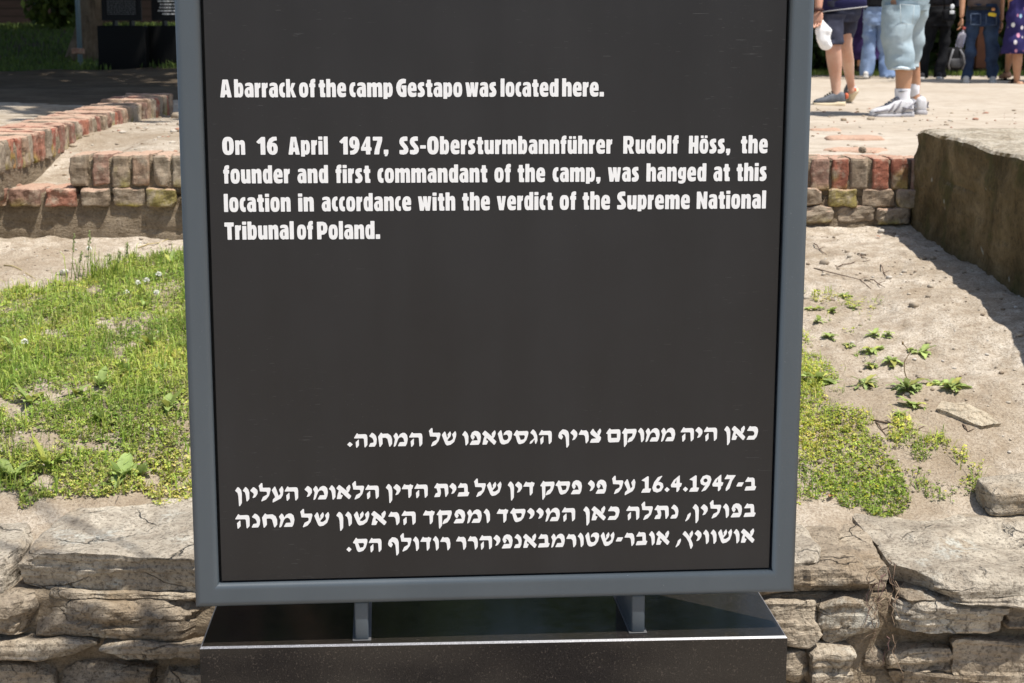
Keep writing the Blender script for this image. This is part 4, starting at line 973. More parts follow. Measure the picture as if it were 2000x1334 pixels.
# twigs, dead leaves and loose stones on the soil
def soil_at(px, py):
    for it in range(260):
        p = at(px, py, 3.5 + it * .01)
        if slope_z(p[:1], p[1:2])[0] >= p[2]: return p
    return p
TW = 'dry twigs on the bare soil'
for i, (pts, lab) in enumerate([
    ([(1590, 478), (1600, 488), (1614, 500)], 'short dark twig close to the right frame bar under the footing'),
    ([(1675, 498), (1682, 502), (1694, 508)], 'short straight twig highest on the right bare soil'),
    ([(1634, 525), (1660, 517), (1700, 511)], 'thin twig lying almost level below the short straight one'),
    ([(1590, 526), (1630, 538), (1680, 548), (1712, 574)], 'longest bent twig across the bare soil right of the sign'),
    ([(1720, 519), (1726, 535), (1740, 553)], 'dark forked twig pointing down beside the block shadow'),
    ([(1698, 548), (1715, 556), (1728, 564)], 'thin twig right of the longest bent twig'),
    ([(1700, 822), (1740, 832), (1790, 842), (1830, 850)], 'thin branching twig below the toothed weed'),
    ([(1710, 828), (1722, 842), (1732, 855)], 'short twig crossing the thin branching twig'),
    ([(1880, 832), (1890, 846), (1900, 838)], 'curled twig under the pale flat stone'),
    ([(8, 520), (40, 528), (70, 548)], 'dry stalk on the bare soil at the left photo edge'),
    ([(270, 486), (310, 476), (345, 462)], 'pale straw stalk leaning under the footing by the left frame'),
    ([(5, 925), (30, 945), (55, 990)], 'yellow straw at the left photo edge over the capstone')]):
    q = np.array([soil_at(*p) for p in pts]); 
    if len(q) == 3: q = np.array([q[0], (q[0] + q[1]) / 2 + (0, 0, .002), q[1], (q[1] + q[2]) / 2 + (0, .002, .002), q[2]])
    q[:, 2] += .004 + .003 * np.sin(np.arange(len(q)) * 1.7)
    pale = i >= 9
    m = MB(); m.add(*tube(q, np.linspace(.0022, .0009, len(q)), 6), col=(.42, .34, .16) if pale else (.13, .09, .065))
    if not pale:
        e = q[len(q) // 2]; m.add(*tube([e, e + np.array([.018, .01, .006]), e + np.array([.03, .025, .004])], [.0013, .001, .0006], 5), col=(.13, .09, .065))
    tag(m.build('dry_twig', DRY, loc=q[0]), lab, 'twig', TW)
OUT = [(1828, 806), (1838, 797), (1862, 798), (1884, 796), (1908, 803), (1926, 809), (1934, 821), (1944, 829), (1956, 837), (1938, 842), (1918, 843), (1902, 835), (1886, 833), (1868, 822), (1848, 815)]
p = soil_at(1890, 838); zt = p[2] + .013
T = np.array([soil_at(px, py) for px, py in OUT]); k_ = np.polyfit(T[:, 1], T[:, 2], 1); T[:, 2] = np.polyval(k_, T[:, 1]) + .013; T[:, 2] += .004 * fbm(T * 30, 2, 3); ce = T.mean(0)
m = MB(); n = len(T); I = ce + (T - ce) * .5; I[:, 2] += .004 + .004 * fbm(I * 25, 2, 8); B = ce + (T - ce) * .90; B[:, 2] += -.012 + .004 * fbm(T * 40, 2, 5); B2 = ce + (T - ce) * .8; B2[:, 2] += -.034
V, Fc = loft([B2, B, T, I]); m.add(np.vstack([V, [ce + np.array([0, 0, .007])]]), Fc + [(3 * n + i, 3 * n + (i + 1) % n, 4 * n) for i in range(n)])
tag(m.build('flat_stone', mat_stone('limestone_cream', (.66, .585, .455), (.60, .52, .39), (.36, .28, .19), .2), loc=p, shade=False), 'pale flat chip of limestone lying on the bare soil at the right', 'stone')
rs = np.random.RandomState(9); m = MB()
for k in range(2200):
    x, y = rs.uniform(-2.2, 1.7), rs.uniform(3.75, 5.98); s = rs.exponential(.0020) + .0011
    m.add(*rock((x, y, float(slope_z(np.array([x]), np.array([y]))[0]) + s * .35), (s * 1.2, s, s * .7), (3, 3, 3), 2.4, s * .2, 90, 0, 0, k, rs.uniform(0, 3)),
          col=np.array([(.40, .35, .28), (.30, .25, .19), (.48, .44, .38), (.24, .19, .14)][rs.randint(4)]))
for k in range(700):
    x = rs.uniform(1.0, 3.6) if k % 2 else rs.uniform(-2.3, -1.1); y = rs.uniform(6.3, 11.5) if k % 2 else rs.uniform(6.3, 8.8); s = rs.exponential(.0035) + .002
    m.add(*rock((x, y, float(upper_z(np.array([x]), np.array([y]))[0]) + s * .3), (s * 1.3, s, s * .6), (3, 3, 3), 2.4, s * .2, 90, 0, 0, k, rs.uniform(0, 3)),
          col=np.array([(.34, .28, .21), (.24, .18, .12), (.44, .39, .32), (.36, .20, .14)][rs.randint(4)]))
tag(m.build('gravel', tinted('gravel_bits', .95, .1), shade=True), kind='stuff')
DL = 'fallen dry leaves'
for i, (px, py, s, c_, lab) in enumerate([(555 * .42, 523, .022, (.42, .26, .13), 'brown dead leaf standing beside the grass tuft'), (262, 938, .020, (.62, .47, .16), 'yellow dead leaf under the lush broad-leaved weed'),
        (1720, 466, .012, (.45, .14, .07), 'tiny orange-red scrap at the tip of the block shadow'), (1625, 1003 - 30, .014, (.42, .2, .1), 'reddish dead leaf at the lower edge of the right grass')]):
    p = soil_at(px, py); m = MB(); broad_leaf(p + np.array([0, 0, .005]), i * 1.3 + .3, s * 1.6, s * .5, .6, .4, c_, m, .2, 0, i)
    tag(m.build('dead_leaf', LEAF, loc=p), lab, 'leaf', DL)
# the pebble and the worn bricks sunk in the trodden sand
p = onz(1684, 297, .012); m = MB(); m.add(*rock(p + np.array([0, 0, .008]), (.016, .014, .014), (8, 8, 8), 2.3, .002, 40, 0, 0, 3)); tag(m.build('pebble', STONE_B, loc=p), 'round brown pebble on top of the red bricks at the right', 'pebble')
for i, (px, py, a, l, lab) in enumerate([(1668, 268, -.10, .26, 'worn brick sunk flush in the sand, farther one right of the frame'), (1672, 290, -.5, .24, 'worn brick sunk flush in the sand just behind the red bricks'), (1612, 252, -.1, .16, 'faint sliver of sunk brick near the right frame bar')]):
    p = onz(px, py, .012); m = MB(); V, Fc = rock((0, 0, 0), (l / 2, .105, .03), (14, 8, 5), 8, .006, 12, 0, .01, 31 + i, a); V[:, 2] += .004; V = V + np.array([p[0], p[1], float(upper_z(p[:1], p[1:2])[0]) - .022])
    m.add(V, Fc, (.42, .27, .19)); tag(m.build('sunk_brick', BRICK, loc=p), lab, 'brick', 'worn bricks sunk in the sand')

# ================================================================== BACKGROUND: boards, trees, hedge, barrack
def leaf_cloud(c, r, n, size, seed, cols, clumps=40, hollow=.35):
    rs = np.random.RandomState(seed)
    d = rs.normal(size=(clumps, 3)); d /= np.linalg.norm(d, axis=1)[:, None]
    cc = np.array(c) + d * (hollow + (1 - hollow) * rs.rand(clumps, 1) ** .6) * np.array(r)
    k = rs.randint(0, clumps, n); P = cc[k] + rs.normal(size=(n, 3)) * np.array(r) * .16
    a = rs.normal(size=(n, 3)); a /= np.linalg.norm(a, axis=1)[:, None]
    b = np.cross(a, rs.normal(size=(n, 3))); b /= np.linalg.norm(b, axis=1)[:, None]
    s = size * rs.uniform(.6, 1.3, (n, 1))
    V = np.stack([P - a * s, P - b * s * .5, P + a * s, P + b * s * .5], 1).reshape(-1, 3)
    tint = (rs.uniform(.75, 1.2, clumps))[k][:, None] * np.array(cols)[rs.randint(0, len(cols), n)]
    return V, np.arange(n * 4).reshape(-1, 4), np.repeat(tint, 4, 0)
TREEG = [(.055, .095, .02), (.075, .12, .028), (.045, .075, .018)]
def tree(x, y, z, lean, h, tr, crown, n, size, seed, label, group='trees shading the courtyard', cols=TREEG):
    t = thing('tree', label, 'tree', (x, y, z), group)
    r = random.Random(seed); m = MB()
    top = np.array([x + lean[0], y + lean[1], z + h])
    q = [np.array([x, y, z - .2]) * (1 - s) + top * s + np.array([.06 * math.sin(s * 7 + seed), .05 * math.cos(s * 5), 0]) for s in np.linspace(0, 1, 9)]
    m.add(*tube(q, tr * np.array([1.35, 1.1, 1, .95, .9, .85, .75, .65, .5]), 14))
    cx = np.array(crown[0])
    for k in range(7):
        s = q[4 + k % 4]; a = r.uniform(0, 2 * PI); e = cx + np.array([math.cos(a) * crown[1][0] * .7, math.sin(a) * crown[1][1] * .7, r.uniform(-.4, .6) * crown[1][2]])
        m.add(*tube([s, s * .5 + e * .5 + np.array([0, 0, .2]), e], [tr * .45, tr * .28, tr * .08], 8))
    m.build('trunk', BARK, t)
    V, Fq, C = leaf_cloud(crown[0], crown[1], n, size, seed, cols)
    obj('crown', V, Fq, LEAF, t, cols=C, shade=False)
tree(-6.08, 22.5, .25, (.9, 0, 0), 3.2, .20, ((-4.8, 21.5, 6.0), (4.6, 4.4, 3.0)), 18000, .17, 1, 'leaning tree trunk behind the dark information boards at the upper left')
tree(-1.9, 13.2, .10, (-.5, -.5, 0), 3.4, .17, ((-2.0, 10.3, 5.2), (3.1, 3.0, 2.0)), 16000, .16, 2, 'tree hidden behind the sign whose crown shades the dark bank')
tree(-6.5, 17.0, .15, (.3, 0, 0), 3.4, .2, ((-5.2, 15.5, 5.8), (4.2, 4.0, 2.6)), 18000, .17, 3, 'tree outside the left edge shading the bank below the boards')
tree(-9.6, 25.0, .5, (0, 0, 0), 3.5, .2, ((-9.0, 24.0, 5.5), (4.4, 4.2, 3.0)), 14000, .18, 4, 'tree outside the left edge in front of the dark wooden barrack')
tree(1.0, 25.5, .1, (.5, 0, 0), 3.2, .2, ((2.2, 25.0, 5.6), (4.2, 3.5, 2.6)), 7000, .17, 5, 'tree hidden by the sign, behind the group of visitors')
tree(10.5, 26.2, .1, (-.5, 0, 0), 3.2, .2, ((8.2, 25.6, 5.4), (4.6, 3.2, 2.6)), 8000, .17, 6, 'tree outside the right edge shading the hedge behind the visitors')
# unseen tree added to throw streaks of shade on the lower wall and plinth
t = thing('tree', 'unseen tree added beside the camera to cast shade on the lower wall, plinth and path', 'tree', (-2.3, -.3, -1.25), 'trees shading the courtyard')
m = MB(); m.add(*tube([(-2.3, -.3, -1.4), (-2.25, -.3, 1), (-2.3, -.2, 3), (-2.2, -.2, 5), (-2.2, -.2, 6.6)], [.2, .17, .15, .12, .07], 12))
CASTER_LIMB = [[(-2.2, -.2, 4.6), (-.9, .9, 5.4), (.3, 1.9, 5.9), (.75, 2.3, 5.9)], [(-2.2, -.2, 5), (-.6, -.8, 5.9), (1.2, -.5, 6.0), (2.4, -.3, 5.8)], [(-2.2, -.2, 5.4), (-3.4, .4, 6.4)], [(-2.2, -.2, 5.8), (-2.6, -1.4, 7)]]
S1 = np.array(SUN) / SUN.z
def caster(p, t): return tuple(np.array(p) + t * S1)       # the place whose shadow falls on p
K1, K2, K3, K4, K5 = caster((-.94, 3.32, -.90), 3), caster((-.79, 3.32, -.90), 3), caster((-1.0, 3.31, -.74), 3), caster((-.86, 3.32, -1.02), 3), caster((-.27, 2.73, -.83), 4)  # centres of leaf clumps added and shaped only for their shadows
CASTER_TWIGS = [[(.3, 1.9, 5.9), (.3, 2.4, 4.2), K1], [(.75, 2.3, 5.9), (.5, 2.5, 4), K2], [K1, K3], [(1.2, -.5, 6.0), (1.3, .9, 4.4), K5]]
for L in CASTER_TWIGS: m.add(*tube(L, np.linspace(.012, .006, len(L)), 6))
for L in CASTER_LIMB: m.add(*tube(L, np.linspace(.05, .028, len(L)), 8))
m.build('trunk', BARK, t)
vs, fs, cs, o = [], [], [], 0
for (c_, r_, n, sd) in [(K1, (.030, .015, .12), 420, 1), (K2, (.028, .015, .12), 420, 2), (K3, (.025, .015, .015), 60, 8), (K5, (.24, .012, .09), 1100, 10), ((2.6, -.3, 5.75), (.5, .3, .25), 700, 3), ((1.9, -.4, 5.9), (.3, .25, .2), 200, 4), ((-3.2, .2, 6.6), (1.6, 1.4, 1.1), 2600, 5), ((-2.4, -1.4, 7.2), (1.5, 1.4, 1.0), 2200, 6), ((-.8, -.8, 6.2), (.9, .5, .4), 700, 7)]:
    V, Fq, C = leaf_cloud(c_, r_, n, .022 if sd in (1, 2, 8, 9, 10) else .05, 70 + sd, TREEG, 9, .1); vs.append(V); fs.append(Fq + o); cs.append(C); o += len(V)
obj('crown', np.concatenate(vs), np.concatenate(fs), LEAF, t, cols=np.concatenate(cs), shade=False)
tree(9.2, 18.8, 0, (-.4, 0, 0), 3.2, .2, ((8.6, 19.4, 5.6), (1.9, 1.0, 1.3)), 2600, .15, 7, 'tree outside the right edge shading the ground at the feet of the group')

def bush(x, y, z, r, n, seed, label, cols=TREEG, size=.09):
    t = thing('bush', label, 'bush', (x, y, z), 'bushes behind the courtyard')
    m = MB(); rr = random.Random(seed)
    for k in range(6):
        a = rr.uniform(0, 2 * PI); m.add(*tube([(x, y, z - .1), (x + math.cos(a) * r[0] * .4, y + math.sin(a) * r[1] * .4, z + r[2] * 1.2)], [.03, .01], 6))
    m.build('stems', BARK, t)
    V, Fq, C = leaf_cloud((x, y, z + r[2] * .95), r, n, size, seed, cols, 60, .1); V[:, 2] = np.maximum(V[:, 2], z)
    obj('foliage', V, Fq, LEAF, t, cols=C, shade=False)
for i, (x, y, lab) in enumerate([(4.6, 26.6, 'dark bush behind the visitor in navy shorts'), (6.4, 27.0, 'dark bush behind the visitor in light jeans'), (8.3, 26.8, 'dark bush behind the visitors at the right'), (10.2, 26.6, 'dark bush at the right edge of the photo'), (2.4, 27.2, 'dark bush hidden behind the sign')]):
    bush(x, y, .05, (1.35, .9, 1.3), 5200, 20 + i, lab)
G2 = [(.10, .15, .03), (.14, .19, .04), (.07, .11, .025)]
bush(-7.6, 27.5, .7, (.7, .5, .55), 1500, 40, 'leafy green shrub with bright tips at the upper left before the barrack', G2, .08)

tag(obj('barrack', *box(-16, -4.2, 31.2, 36, 0, 4.2), BOARDS, loc=(-10, 33, 0), shade=False), 'dark weathered wooden barrack wall in the shade at the upper left', 'building')
tag(obj('fence', *box(1.5, 16, 28.6, 28.75, -.1, 2.6), BOARDS, loc=(8, 28.7, 0), shade=False), 'dark board fence behind the bushes at the right', 'fence')
bl = at(155, 78, 21.0)
m = MB(); m.add(*tube([(bl[0], 21, bl[2] - .6), (bl[0], 21, bl[2] + 2.6)], .032, 12)); m.add(*tube([(bl[0], 21, bl[2] + 2.6), (bl[0], 21, bl[2] + 2.66)], [.045, .02], 12))
tag(m.build('post', plain('pale_blue_paint', (.22, .30, .34), .5, .4), loc=(bl[0], 21, bl[2] - .6)), 'slim pale blue-grey post left of the leaning tree trunk', 'post')
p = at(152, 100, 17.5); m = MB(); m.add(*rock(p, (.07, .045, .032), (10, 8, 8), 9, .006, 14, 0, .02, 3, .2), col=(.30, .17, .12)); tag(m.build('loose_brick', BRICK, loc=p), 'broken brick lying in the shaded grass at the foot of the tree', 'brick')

# two dark information boards on black plinths at the upper left
BLACK = plain('black_stone', (.005, .005, .005), .6, .15, .2, 200)
DKF = plain('board_frame_dark', (.010, .0105, .0115), .6, .2)
DKP = plain('board_panel_dark', (.009, .009, .010), .6, .2)
GTX = plain('grey_print', (.12, .12, .12), .6, .2)
def board(px0, px1, Y, lab, lines, seed):
    a, b = at(px0, 144, Y), at(px1, 144, Y); zb = a[2]; zt = at(px0, 50, Y)[2]; zp = at(px0, 40, Y)[2]
    t = thing('information_board', lab, 'sign', ((a[0] + b[0]) / 2, Y, zb), 'dark information boards at the upper left')
    m = MB(); m.add(*box(a[0], b[0], Y, Y + .3, zb - .05, zt, .01)); m.build('plinth', BLACK, t)
    m = MB(); x0, x1 = a[0] + .06, b[0] - .04; w = .035
    for bx in ((x0, x0 + w, zp, 1.9), (x1 - w, x1, zp, 1.9), (x0 + w, x1 - w, zp, zp + w), (x0 + w, x1 - w, 1.9 - w, 1.9)): m.add(*box(bx[0], bx[1], Y + .02, Y + .06, bx[2], bx[3]))
    for xx in (x0 + .12, x1 - .15): m.add(*box(xx, xx + .03, Y + .03, Y + .2, zt, zp))
    m.build('frame', DKF, t, shade=False)
    m = MB(); m.add(*box(x0 + w, x1 - w, Y + .03, Y + .045, zp + w, 1.9 - w)); p_ = m.build('panel', DKP, t, shade=False)
    m = MB(); r = random.Random(seed); z = zp + w + .035
    while z < 1.75:
        e = x1 - w - .03 if lines == 'block' else x0 + w + r.uniform(.12, x1 - x0 - .1)
        s = x0 + w + .03 if lines == 'block' else x0 + w + r.uniform(.03, .1)
        x = s
        while x < e:
            l = r.uniform(.012, .05); m.add(*box(x, min(e, x + l), Y + .026, Y + .0295, z, z + (.010 if lines == 'block' else .016))); x += l + .009
        z += .021 if lines == 'block' else .038
    m.build('lettering', GTX if lines == 'block' else WHITE, p_, shade=False)
board(193, 286, 19.5, 'dark information board with a block of small grey text on a black plinth', 'block', 1)
board(290, 385, 19.7, 'dark information board with short white text lines, half hidden by the big sign', 'list', 2)

# shaded rough grass round the tree, and the thin strip behind the visitors
rs = np.random.RandomState(3); mb = MB()
n = 30000; x = rs.uniform(-10, -3.2, n); y = rs.uniform(18.5, 30, n); P = np.stack([x, y, upper_z(x, y)], -1)
k = fbm2(x * .8, y * .8, 3, 3) + smooth(18.5, 21, y) * 1.2 > .55; P = P[k]
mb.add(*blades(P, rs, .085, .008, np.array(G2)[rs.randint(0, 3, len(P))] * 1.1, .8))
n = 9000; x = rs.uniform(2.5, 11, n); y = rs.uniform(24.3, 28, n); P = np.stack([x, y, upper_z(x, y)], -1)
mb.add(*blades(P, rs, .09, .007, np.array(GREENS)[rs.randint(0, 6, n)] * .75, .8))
tag(mb.build('rough_grass', LEAF, shade=False), kind='stuff')

# ================================================================== PEOPLE
def skin(name, c0, c1):
    t = NT(name); n = t.noise(5, 5, .6); g = t.noise(120, 4, .7)
    c = t.mix(t.ramp(n, [(.38, 0.0), (.64, 1.0)]), c0, c1); c = t.mix(t.ramp(g, [(.36, .25), (.5, 0.0)]), c, tuple(x * .7 for x in c0))
    t.bs.inputs['Subsurface Weight'].default_value = .12; t.bs.inputs['Subsurface Radius'].default_value = (.01, .004, .002); t.bs.inputs['Subsurface Scale'].default_value = 1.0
    t.bump(n, .3, .02); return t.fin(c, .55, .35)
SKIN = skin('skin_fair', (.60, .385, .285), (.52, .27, .185))
SKIN2 = skin('skin_tan', (.50, .275, .165), (.40, .20, .115))
def cloth(name, a, b, sc=9.0, rough=.9, fine=700.0):
    t = NT(name); n = t.noise(sc, 5, .6); w = t.noise(fine, 2)
    c = t.mix(t.ramp(n, [(.36, 0.0), (.64, 1.0)]), a, b)
    c = t.mix(t.ramp(w, [(.4, .25), (.6, 0.0)]), c, tuple(x * .5 for x in a))
    t.bump(t.math('ADD', n, t.math('MULTIPLY', w, .15)), .5, .02)
    return t.fin(c, rough, .15)
def skin_mesh(nodes, edges):
    """one continuous skin grown over joints: nodes = [(xyz, radius)], first node is the root"""
    me = bpy.data.meshes.new('tmp'); me.from_pydata([tuple(p) for p, r in nodes], edges, [])
    o = bpy.data.objects.new('tmp', me); COL.objects.link(o)
    md = o.modifiers.new('s', 'SKIN'); md.use_smooth_shade = True
    for i, (p, r) in enumerate(nodes):
        sv = me.skin_vertices[0].data[i]
        sv.radius = tuple(r) if isinstance(r, tuple) else (r, r); sv.use_root = (i == 0)
    ss = o.modifiers.new('u', 'SUBSURF'); ss.levels = 2; ss.render_levels = 2
    dg = bpy.context.evaluated_depsgraph_get(); ev = o.evaluated_get(dg); m2 = ev.to_mesh()
    V = np.array([v.co for v in m2.vertices]); Fc = [tuple(p.vertices) for p in m2.polygons]
    ev.to_mesh_clear(); bpy.data.objects.remove(o); bpy.data.meshes.remove(me)
    return V, Fc
def garment(m, tubes, Y, ratio=.8, wr=.012, seg=28, col=None, seed=0, freq=7.0, thick=.006):
    """tubes: lists of (left px, right px, py, dY): elliptical rings of cloth with folds"""
    for ti, tb in enumerate(tubes):
        # resample
        arr = np.array(tb, float); k = len(arr); tt = np.linspace(0, k - 1, max(14, k * 5)); A = np.stack([np.interp(tt, np.arange(k), arr[:, j]) for j in range(4)], -1)
        rings = []
        for (l, r, py, dy) in A:
            p0, p1 = at(l, py, Y + dy), at(r, py, Y + dy); c_ = (p0 + p1) / 2; rx = (p1[0] - p0[0]) / 2; ry = max(rx * ratio, .02)
            an = np.linspace(0, 2 * PI, seg, endpoint=False)
            R = c_ + np.stack([rx * np.cos(an), ry * np.sin(an), np.zeros(seg)], -1)
            nz = fbm(np.stack([R[:, 0] * freq, R[:, 1] * freq, R[:, 2] * freq * 1.6], -1), 3, seed + ti * 7)
            R[:, :2] += (R[:, :2] - c_[:2]) / (np.linalg.norm(R[:, :2] - c_[:2], axis=1)[:, None] + 1e-6) * (nz * wr)[:, None]
            rings.append(R)
        # turn the lower hem inwards so that the cloth has an edge
        last = rings[-1]; ce = last.mean(0); rings.append(ce + (last - ce) * .94); rings.append(rings[-1] + np.array([0, 0, .04]))
        V, Fc = loft(rings); Fc = [f[::-1] for f in Fc] if A[0, 2] < A[-1, 2] else Fc
        m.add(V, Fc, col)
def shoe(t, heel, toe, up_, w, mat_u, mat_s, lace=None, high=.075):
    """trainer: upper and sole along heel->toe (world points at ground level), up_ = lift direction"""
    heel, toe = np.array(heel, float), np.array(toe, float); d = toe - heel; L = np.linalg.norm(d); d /= L
    up_ = np.array(up_, float); up_ -= d * (up_ @ d); up_ /= np.linalg.norm(up_); s = np.cross(d, up_)
    def ring(t_, wl, z0, z1, k=16, n=2.6):
        o = []
        for i in range(k):
            a = 2 * PI * i / k; c_, s_ = math.cos(a), math.sin(a)
            o.append(heel + d * L * t_ + s * wl * math.copysign(abs(c_) ** (2 / n), c_) + up_ * ((z0 + z1) / 2 + (z1 - z0) / 2 * math.copysign(abs(s_) ** (2 / n), s_)))
        return np.array(o)
    prof = [(.0, .45, .62), (.03, .62, .9), (.12, .74, 1.0), (.25, .78, .95), (.38, .76, .92), (.5, .82, .78), (.62, .93, .6), (.75, 1.0, .48), (.87, .9, .38), (.95, .66, .28), (1.0, .34, .16)]
    m = MB(); rs_ = [ring(a, w * b, .014, .022 + high * c_) for a, b, c_ in prof]
    V, Fc = loft(rs_); Fc += [tuple(range(16))[::-1], tuple(range(len(V) - 16, len(V)))]; m.add(V, Fc)
    u = m.build('shoe', mat_u, t, loc=heel)
    m = MB(); rs_ = [ring(a * 1.03 - .015, w * (b + .1), -.004, .026 + (.008 if a < .3 else 0), 16, 4) for a, b, c_ in prof]
    V, Fc = loft(rs_); Fc += [tuple(range(16))[::-1], tuple(range(len(V) - 16, len(V)))]; m.add(V, Fc)
    m.build('sole', mat_s, u)
    if lace:
        m = MB()
        for k in range(4):
            c_ = heel + d * L * (.42 + .07 * k) + up_ * (.022 + high * (.92 - .12 * k) + .004)
            m.add(*tube([c_ - s * w * .4, c_ + up_ * .006, c_ + s * w * .4], .005, 6))
        m.build('laces', lace, u)
    return u
def hand(m, wrist, d, side, sc=1.0, curl=.8, palm_n=None):
    """palm, four fingers of different lengths and a thumb that leaves the side of the palm"""
    wrist = np.array(wrist, float); d = np.array(d, float); d /= np.linalg.norm(d); side = np.array(side, float); side -= d * (d @ side); side /= np.linalg.norm(side)
    n = np.cross(d, side)
    V, Fc = rock((0, 0, 0), (.040 * sc, .013 * sc, .047 * sc), (8, 6, 8), 3.2)
    R = np.stack([side, n, d], 1); m.add(V @ R.T + wrist + d * .047 * sc, Fc)
    for i, (o, L) in enumerate([(-.030, .062), (-.010, .074), (.011, .070), (.030, .054)]):
        b = wrist + d * .085 * sc + side * o * sc; L *= sc; q = [b - d * .02 * sc, b]
        dd = d.copy()
        for k, f in enumerate((.45, .32, .23)):
            ang = curl * (.55 + .2 * k) + .06 * i; dd = dd * math.cos(ang) + n * math.sin(ang); dd /= np.linalg.norm(dd); q.append(q[-1] + dd * L * f)
        m.add(*tube(q, np.array([.009, .0095, .0085, .0075, .0055]) * sc, 8))
    b = wrist + d * .028 * sc - side * .036 * sc; td = d * .72 - side * .55 + n * .35; td /= np.linalg.norm(td)
    m.add(*tube([b + side * .012 * sc, b, b + td * .034 * sc, b + (td + d * .35) * .048 * sc], np.array([.012, .0115, .0095, .006]) * sc, 8))
def head(m, c, fwd, sc=1.0):
    """head with brow, nose, mouth, eye sockets and ears; c = centre"""
    f = np.array(fwd, float); f /= np.linalg.norm(f); r = np.cross(f, (0, 0, 1.0)); c = np.array(c, float)
    V, Fc = rock((0, 0, 0), (.078, .098, .118), (14, 16, 16), 2.25)
    z = V[:, 2]; y = V[:, 1]; x = V[:, 0]
    V[:, 0] *= 1 - .22 * smooth(-.02, -.11, z); V[:, 1] *= 1 - .10 * smooth(-.03, -.11, z) * (y < 0)
    V[:, 1] += .022 * np.exp(-((x / .014) ** 2 + ((z + .012) / .024) ** 2)) * (y > .04)
    for ex in (-.031, .031): V[:, 1] -= .010 * np.exp(-(((x - ex) / .015) ** 2 + ((z - .012) / .011) ** 2)) * (y > .04)
    V[:, 1] += .006 * np.exp(-((x / .024) ** 2 + ((z + .055) / .008) ** 2)) * (y > .03)
    R = np.stack([r, f, (0, 0, 1.0)], 1); m.add(V @ R.T * sc + c, Fc)
    for ex in (-1, 1):
        V, Fc = rock((ex * .08, -.006, -.005), (.007, .017, .030), (4, 6, 8), 2.4); m.add(V @ R.T * sc + c, Fc)
def upper_body(Y, hips, H, fwd, lean=(0, 0)):
    """joints above the hips: returns nodes/edges starting at the pelvis and shoulder points"""
    c_ = np.mean(hips, 0); f = np.array([fwd[0], fwd[1], 0.0]); f /= np.linalg.norm(f); r = np.cross(f, (0, 0, 1.0)); g = c_[2] - .0
    z = lambda k: np.array([c_[0] + lean[0] * k, c_[1] + lean[1] * k, c_[2] + k])
    sh = H * .818 - H * .50
    return c_, f, r, z, sh
def person(label, Y, H, hips, legs, fwd, arms, skin, hair, hair_len, group='visitors standing in the courtyard', foot=True, torso_r=.14):
    """hips: two px points; legs: for each side [(px,py,dY,radius px) ...] from knee to ankle; arms: world offsets or px"""
    sc = F / Y
    hp = [at(px, py, Y + dy) for px, py, dy in hips]; c_, f, r, z, sh = upper_body(Y, hp, H, fwd)
    g = min(at(l[-1][0], l[-1][1], Y + l[-1][2])[2] for l in legs) - .07
    t = thing('person', label, 'person', (c_[0], c_[1], g), group)
    N = [(c_ + np.array([0, 0, .06]), (torso_r, torso_r * .8))]; E = []
    def add(p, rad, par): N.append((np.array(p), rad)); E.append((par, len(N) - 1)); return len(N) - 1
    for s_, (h, L) in enumerate(zip(hp, legs)):
        k = add(h + np.array([0, .04, 0]), .055, 0)
        for (px, py, dy, rp) in L: k = add(at(px, py, Y + dy), rp / sc, k)
    a = add(z(.20), (torso_r * .9, torso_r * .72), 0); b = add(z(sh - .09), (torso_r * 1.08, torso_r * .8), a); n1 = add(z(sh + .05), .058, b); n2 = add(z(sh + .13), .055, n1)
    mb_ = MB(); ends = []
    for s_, A in zip((-1, 1), arms):
        s0 = z(sh - .03) + r * s_ * H * .105
        k = add(s0, .058, b)
        if A is None: el = s0 + np.array([0, 0, -.29]) + r * s_ * .05; wr_ = el + np.array([0, 0, .10]) + f * .23
        else: el, wr_ = [at(*p) for p in A]
        k = add(s0 * .5 + el * .5, .048, k); k = add(el, .042, k); k = add(el * .45 + wr_ * .55, .040, k); k = add(wr_, .027, k); ends.append((el, wr_, s0))
    V, Fc = skin_mesh(N, E); mb_.add(V, Fc)
    for s_, (el, wr_, s0) in zip((-1, 1), ends):
        d = wr_ - el; hand(mb_, wr_, d, f * -1.0 * 1, H / 1.75, .75 if s_ < 0 else .55)
    hc = z(sh + .13 + .10) + f * .015; head(mb_, hc, f, H / 1.75)
    body = mb_.build('body', skin, t)
    m = MB(); V, Fc = rock((0, 0, 0), (.088, .105, .10), (14, 14, 12), 2.3, .004, 30); k = V[:, 2] > -.03 - .05 * (V[:, 1] < 0)
    R = np.stack([r, f, (0, 0, 1.0)], 1); V[:, 2] = np.where(V[:, 1] > .05, np.maximum(V[:, 2], .045), np.maximum(V[:, 2], -.06 - hair_len)); m.add(V @ R.T + hc + np.array([0, 0, .03]) - f * .012, Fc)
    m.build('hair', plain('hair', hair, .6, .4, .3, 200), t)
    return t, z, sh, f, r, ends
